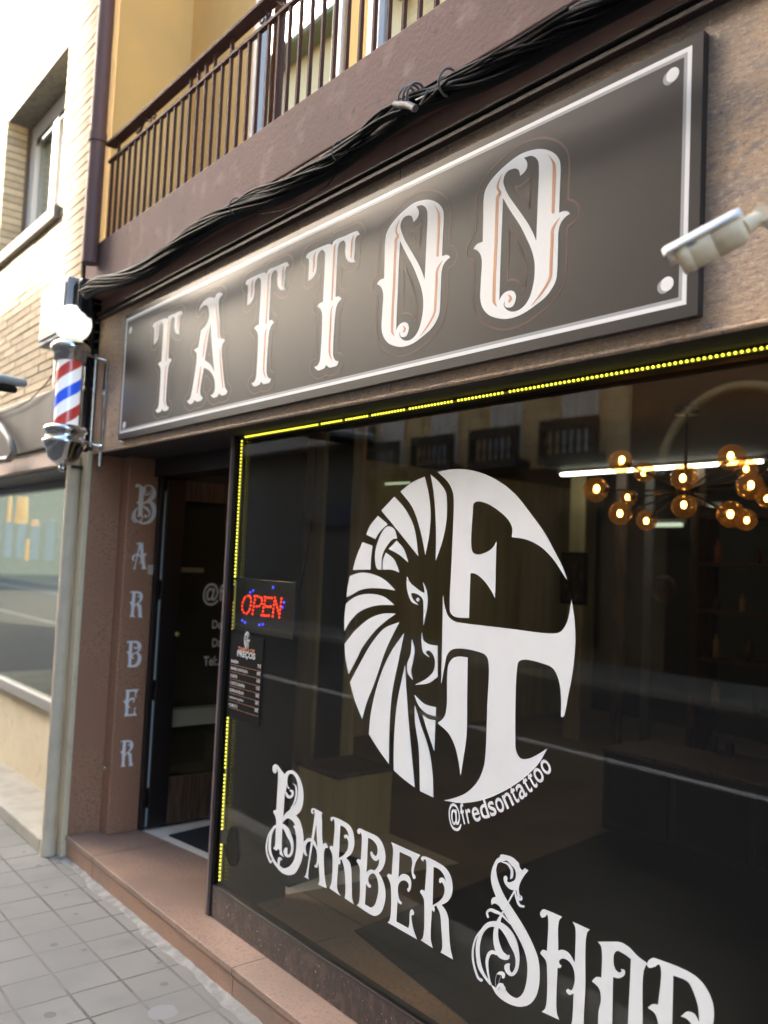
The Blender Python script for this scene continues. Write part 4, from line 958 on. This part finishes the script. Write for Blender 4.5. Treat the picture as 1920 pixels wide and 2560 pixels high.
f = MB().box(wx0, wx0 + .07, NY + .17, NY + .23, wz0, wz1).box(wx1 - .07, wx1, NY + .17, NY + .23, wz0, wz1).box(wx0 + .07, wx1 - .07, NY + .17, NY + .23, wz1 - .16, wz1 - .03).box(wx0 + .07, wx1 - .07, NY + .17, NY + .23, wz0, wz0 + .06)
f.box(-6.27, -6.16, NY + .16, NY + .22, wz0 + .06, wz1 - .16).box(wx0 + .07, wx0 + .17, NY + .16, NY + .22, wz0 + .06, wz1 - .16)
f = f.build('house_window', white_m, N, .004)
box('pane', glass_mat('house_glass', (.85, .87, .85), .05), f, wx0 + .07, wx1 - .07, NY + .195, NY + .200, wz0 + .06, wz1 - .16)
box('roller_blind', mat('blind', (.80, .78, .68), .8), f, wx0 + .07, wx1 - .07, NY + .215, NY + .225, wz0, wz1)
box('window_head_shade', wall_int, f, wx0 + .07, wx1 - .07, NY + .165, NY + .169, wz1 - .22, wz1 - .165)  # dark strip standing in for the shade under the window head
# ground floor of it
box('bronze_cover', bronze, N, -30, -5.11, NY - .05, NY + .2, 2.345, 2.70, bevel=.01)
mb = MB()
for k in range(0, 30): mb.box(-5.12 - .42 * (k + 1), -5.12 - .42 * k - .004, NY - .03, NY + .1, 2.235, 2.342)
mb.build('pink_band', band_m, N, .002)
xx_step = (PY(182, 1170, 1.735).x + PY(126, 2060, 1.735).x) / 2 - .05
box('shop_soffit', frame_m, N, -30, NX - .02, NY + .02, 2.10, 2.215, 2.235)
box('display_frame', frame_m, N, -30, -5.06, 1.99, 2.03, 2.17, 2.214)
box('display_frame', mat('sill_metal', (.30, .29, .26), .5), N, -30, -5.055, 1.975, 2.05, .645, .72, bevel=.006)
box('display_glass', glass_left, N, -30, -5.08, 2.01, 2.016, .72, 2.17)
box('display_back', mat('display_back', (.24, .21, .14), .9, noise=[(2, (.09, .082, .062), .4, .6)], stretch=(3, 1, .7)), N, -8, -5.05, 2.95, 3.0, .3, 2.2)
box('display_floor', grey_stone, N, -8, -5.05, 2.05, 2.95, .60, .644)
box('stall_riser', cream, N, -30, -5.06, 2.03, 2.2, .08, .645)
box('stone_step', grey_stone, N, -30, xx_step, 1.70, 2.2, 0, .08, bevel=.008)
box('corner_pilaster', cream, N, -5.06, -4.942, 1.776, 2.2, 0, 2.32, bevel=.006)
for px, py, w2, h2, y in ((55, 1275, .065, .13, 2.55), (24, 1272, .022, .13, 2.5), (88, 1307, .035, .03, 2.4), (68, 1375, .02, .10, 2.45)):
    c = PY(px, py, y); o = MB().lathe([(w2 * .8, -h2), (w2, -h2), (w2 * .75, h2), (w2 * .6, h2)], c, 20).build('display_lamp', warm_lamp)
    tag(o, {55: 'large glowing orange lamp in the neighbouring display window', 24: 'tall narrow glowing lamp at the left edge of the display window', 88: 'small round glowing lamp right of the large orange one', 68: 'slim hanging glowing lamp below the large orange one'}[px], 'lamp')
# cream rainwater pipe
c0 = PY(182, 1170, 1.735); c1 = PY(126, 2060, 1.735); xx = (c0.x + c1.x) / 2
RP2 = MB().tube([(xx, 1.735, .02), (xx, 1.735, 2.29)], .038, 22).build('cream_downpipe', pipe_m); tag(RP2, 'cream rainwater pipe running down below the barber pole', 'drainpipe')
MB().tube([(xx, 1.735, 1.32), (xx, 1.735, 1.37)], .040, 22).build('collar', pipe_m, RP2)
MB().tube([(xx, 1.735, .001), (xx, 1.735, .09)], [.046, .040], 20).build('shoe', pipe_m, RP2)
# utility boxes and arm
a, b = PY(112, 740, 1.60), PY(178, 830, 1.60)
o = box('utility_box', mat('box_white', (.34, .35, .36), .5), None, a.x, b.x - .05, 1.58, 1.689, 2.96, 3.30, bevel=.01); tag(o, 'white utility box fixed to the cream brick behind the globe', 'box')
box('lid', mat('box_lid', (.22, .23, .24), .5), o, a.x + .02, b.x - .07, 1.572, 1.5795, 2.99, 3.27, bevel=.004)
a, b = PY(183, 712, 1.63), PY(204, 790, 1.63)
o = box('junction_box', black_m, None, a.x, b.x, 1.62, 1.689, b.z, a.z, bevel=.006); tag(o, 'black junction box where the cables turn down at the corner', 'box'); box('box_cover', cable_m, o, a.x + .01, b.x - .01, 1.614, 1.6195, b.z + .02, a.z - .02, bevel=.003)
LA = thing('street_lamp', 'pale metal lamp head on an arm at the left edge, below the brick window', 'street light')
a = at(-60, 935, 3.6); b = at(58, 958, 4.1)
MB().tube([a, b], [.026, .020], 14).build('lamp_head', blue_strip, LA); MB().tube([a + Vector((0, 0, -.038)), a.lerp(b, .8) + Vector((0, 0, -.038))], .017, 12).build('lamp_lens', cable_g, LA)
MB().tube([a, a + Vector((-.5, .2, .05))], .02, 10).build('arm', blue_strip, LA)
AB = MB().tube([PY(px, py, 1.60) for px, py in ((-70, 1000), (-30, 1035), (5, 1068), (25, 1100), (35, 1130), (22, 1148), (-10, 1152))], .022, 12).build('awning_bracket', mat('bracket_grey', (.22, .20, .17), .5)); tag(AB, 'curved grey awning bracket over the neighbouring display window', 'bracket')
o = MB().tube([PY(px, py, 1.62) for px, py in ((138, 930), (110, 965), (75, 1000), (40, 1020), (-30, 1045))], .004, 6).build('wall_wire', cable_m); tag(o, 'thin dark wire sagging across the cream brick wall', 'wire')

# ================================================================== across the street
def opp_window(parent, x0, x1, z0, z1, y=-10.0):
    f = MB().box(x0, x0 + .07, y - .02, y + .03, z0, z1).box(x1 - .07, x1, y - .02, y + .03, z0, z1).box(x0 + .07, x1 - .07, y - .02, y + .03, z1 - .08, z1).box(x0 + .07, x1 - .07, y - .02, y + .03, z0, z0 + .08)
    xm = (x0 + x1) / 2; f.box(xm - .035, xm + .035, y - .02, y + .03, z0 + .08, z1 - .08)
    f = f.build('window', white_m, parent)
    box('pane', mat_opp_glass, f, x0 + .07, x1 - .07, y - .01, y - .004, z0 + .08, z1 - .08)
    return f
mat_opp_glass = mat('far_window_glass', (.75, .77, .75), .3, noise=[(1.2, (.60, .60, .57), .45, .55)], stretch=(4, 1, .3))
TB = thing('tiled_apartment_block', 'tan tiled apartment block with dark balustrade balconies across the street', 'building')
box('wall', opp_low, TB, -17.7, -9.78, -20, -10.03, 0, 3.9)
box('upper_wall', opp_wall, TB, -17.7, -9.78, -20, -10.03, 3.9, 18)
piers = [-17.95, -16.0, -14.0, -11.95, -10.01]
for i, x in enumerate(piers):
    if i: box('pier', opp_wall, TB, x - .23, x + .23, -10.03, -9.93, 3.9, 17.6)
    if i == 4: break
    x0, x1 = x + .55, x + 1.45
    for fl in range(4):
        opp_window(TB, x0, x1, 4.2 + fl * 3.2, 6.7 + fl * 3.2)
    bl = MB().box(x + .28, x + 1.72, -10.03, -9.55, 3.92, 4.10).box(x + .28, x + 1.72, -9.67, -9.55, 4.60, 4.82).box(x + .28, x + .36, -9.67, -9.55, 4.1, 4.6).box(x + 1.64, x + 1.72, -9.67, -9.55, 4.1, 4.6)
    bl = bl.build('balcony', balus_m, TB)
    m_ = MB()
    for k in range(7): m_.lathe([(.02, 4.10), (.045, 4.13), (.025, 4.18), (.05, 4.28), (.025, 4.42), (.04, 4.54), (.025, 4.6)], (x + .46 + k * .18, -9.61, 0), 8)
    m_.build('balustrade', balus_m, bl)
    box('shopfront', opp_dark, TB, x + .45, x + 1.55, -10.03, -9.98, .3 if i % 2 else 0, 3.0)
BA = thing('brown_apartment_block', 'brown rendered building with a wide arch across the street', 'building')
box('wall', opp_low, BA, -9.78, 30, -20, -10.05, 0, 18)
for k in range(5):
    cx_ = -7.6 + k * 4.2
    MB().tube([(cx_ + 1.5 * math.cos(t), -10.05, 3.6 + 1.5 * math.sin(t)) for t in np.linspace(0, math.pi, 20)], .09, 8).build('arch', opp_wall, BA)
    box('shopfront', opp_dark, BA, cx_ - 1.3, cx_ + 1.3, -10.05, -10.0, 0, 3.4)
    for fl in range(4): opp_window(BA, cx_ - .6, cx_ + .6, 6.2 + fl * 3, 8.0 + fl * 3, -10.02)
MB().add([(-18, -9.3, 17.6), (30, -9.3, 17.6), (30, -15, 20.2), (-18, -15, 20.2), (-18, -9.3, 17.45), (30, -9.3, 17.45), (30, -20, 17.45), (-18, -20, 17.45)], [(0, 1, 2, 3), (4, 7, 6, 5), (0, 4, 5, 1), (2, 6, 7, 3), (0, 3, 7, 4), (1, 5, 6, 2)]).build('roof', roof_green, TB)
GB = thing('grey_apartment_block', 'plain grey apartment block across the street beside the tan one', 'building')
box('wall', gray_wall, GB, -25.4, -17.7, -20, -9.9, 0, 5.4)
box('upper_wall', mat('cream_yellow', (.80, .64, .36), .8), GB, -25.4, -17.7, -20, -9.95, 5.4, 18.4)
box('floor_band', mat('pale_band', (.32, .32, .31), .8), GB, -25.4, -17.72, -9.9, -9.3, 4.9, 5.4)
for k in range(3):
    for fl in range(2, 5): opp_window(GB, -24.6 + k * 2.3, -23.4 + k * 2.3, 1.0 + fl * 3.3, 2.6 + fl * 3.3, -9.87)
MB().add([(-25.9, -9.2, 18.2), (-17.4, -9.2, 18.2), (-17.4, -15, 20.5), (-25.9, -15, 20.5), (-25.9, -9.2, 18.0), (-17.4, -9.2, 18.0), (-17.4, -20, 18.0), (-25.9, -20, 18.0)], [(0, 1, 2, 3), (4, 7, 6, 5), (0, 4, 5, 1), (2, 6, 7, 3), (0, 3, 7, 4), (1, 5, 6, 2)]).build('roof', roof_green, GB)
o = box('shop_sign', navy, None, -20.6, -18.2, -9.899, -9.82, 2.7, 3.35, bevel=.01); tag(o, 'navy shop sign on the grey block across the street', 'sign')
MB().lathe([(0, 0), (.27, 0), (.27, .01), (0, .01)], (-20.2, -9.82, 3.0), 24, Vector((0, 1, 0))).build('pale_disc', gray_wall, o)
LB = thing('low_apartment_block', 'lower cream apartment block far along the other side of the street', 'building')
box('wall', cream, LB, -60, -25.4, -20, -10, 0, 14.9)
for k in range(14):
    for fl in range(4): opp_window(LB, -58 + k * 2.35, -56.8 + k * 2.35, 1.2 + fl * 3.4, 3.2 + fl * 3.4, -9.97)
box('roof', roof_green, LB, -60, -25.4, -20, -9.7, 14.9, 15.1)
EB = thing('added_end_block', 'added pale block closing the street end to keep bright sky out of reflections', 'building')  # unseen block added so the display glass does not mirror open sky
box('wall', cream, EB, -72, -62, -30, 22, -.1, 13)
for k in range(10):
    for fl in range(3):
        f_w = box('window', white_m, EB, -62.0, -61.95, -22 + k * 4, -20.6 + k * 4, 1.4 + fl * 3.6, 3.4 + fl * 3.6)
        box('pane', mat_opp_glass, f_w, -61.949, -61.94, -21.9 + k * 4, -20.7 + k * 4, 1.5 + fl * 3.6, 3.3 + fl * 3.6)
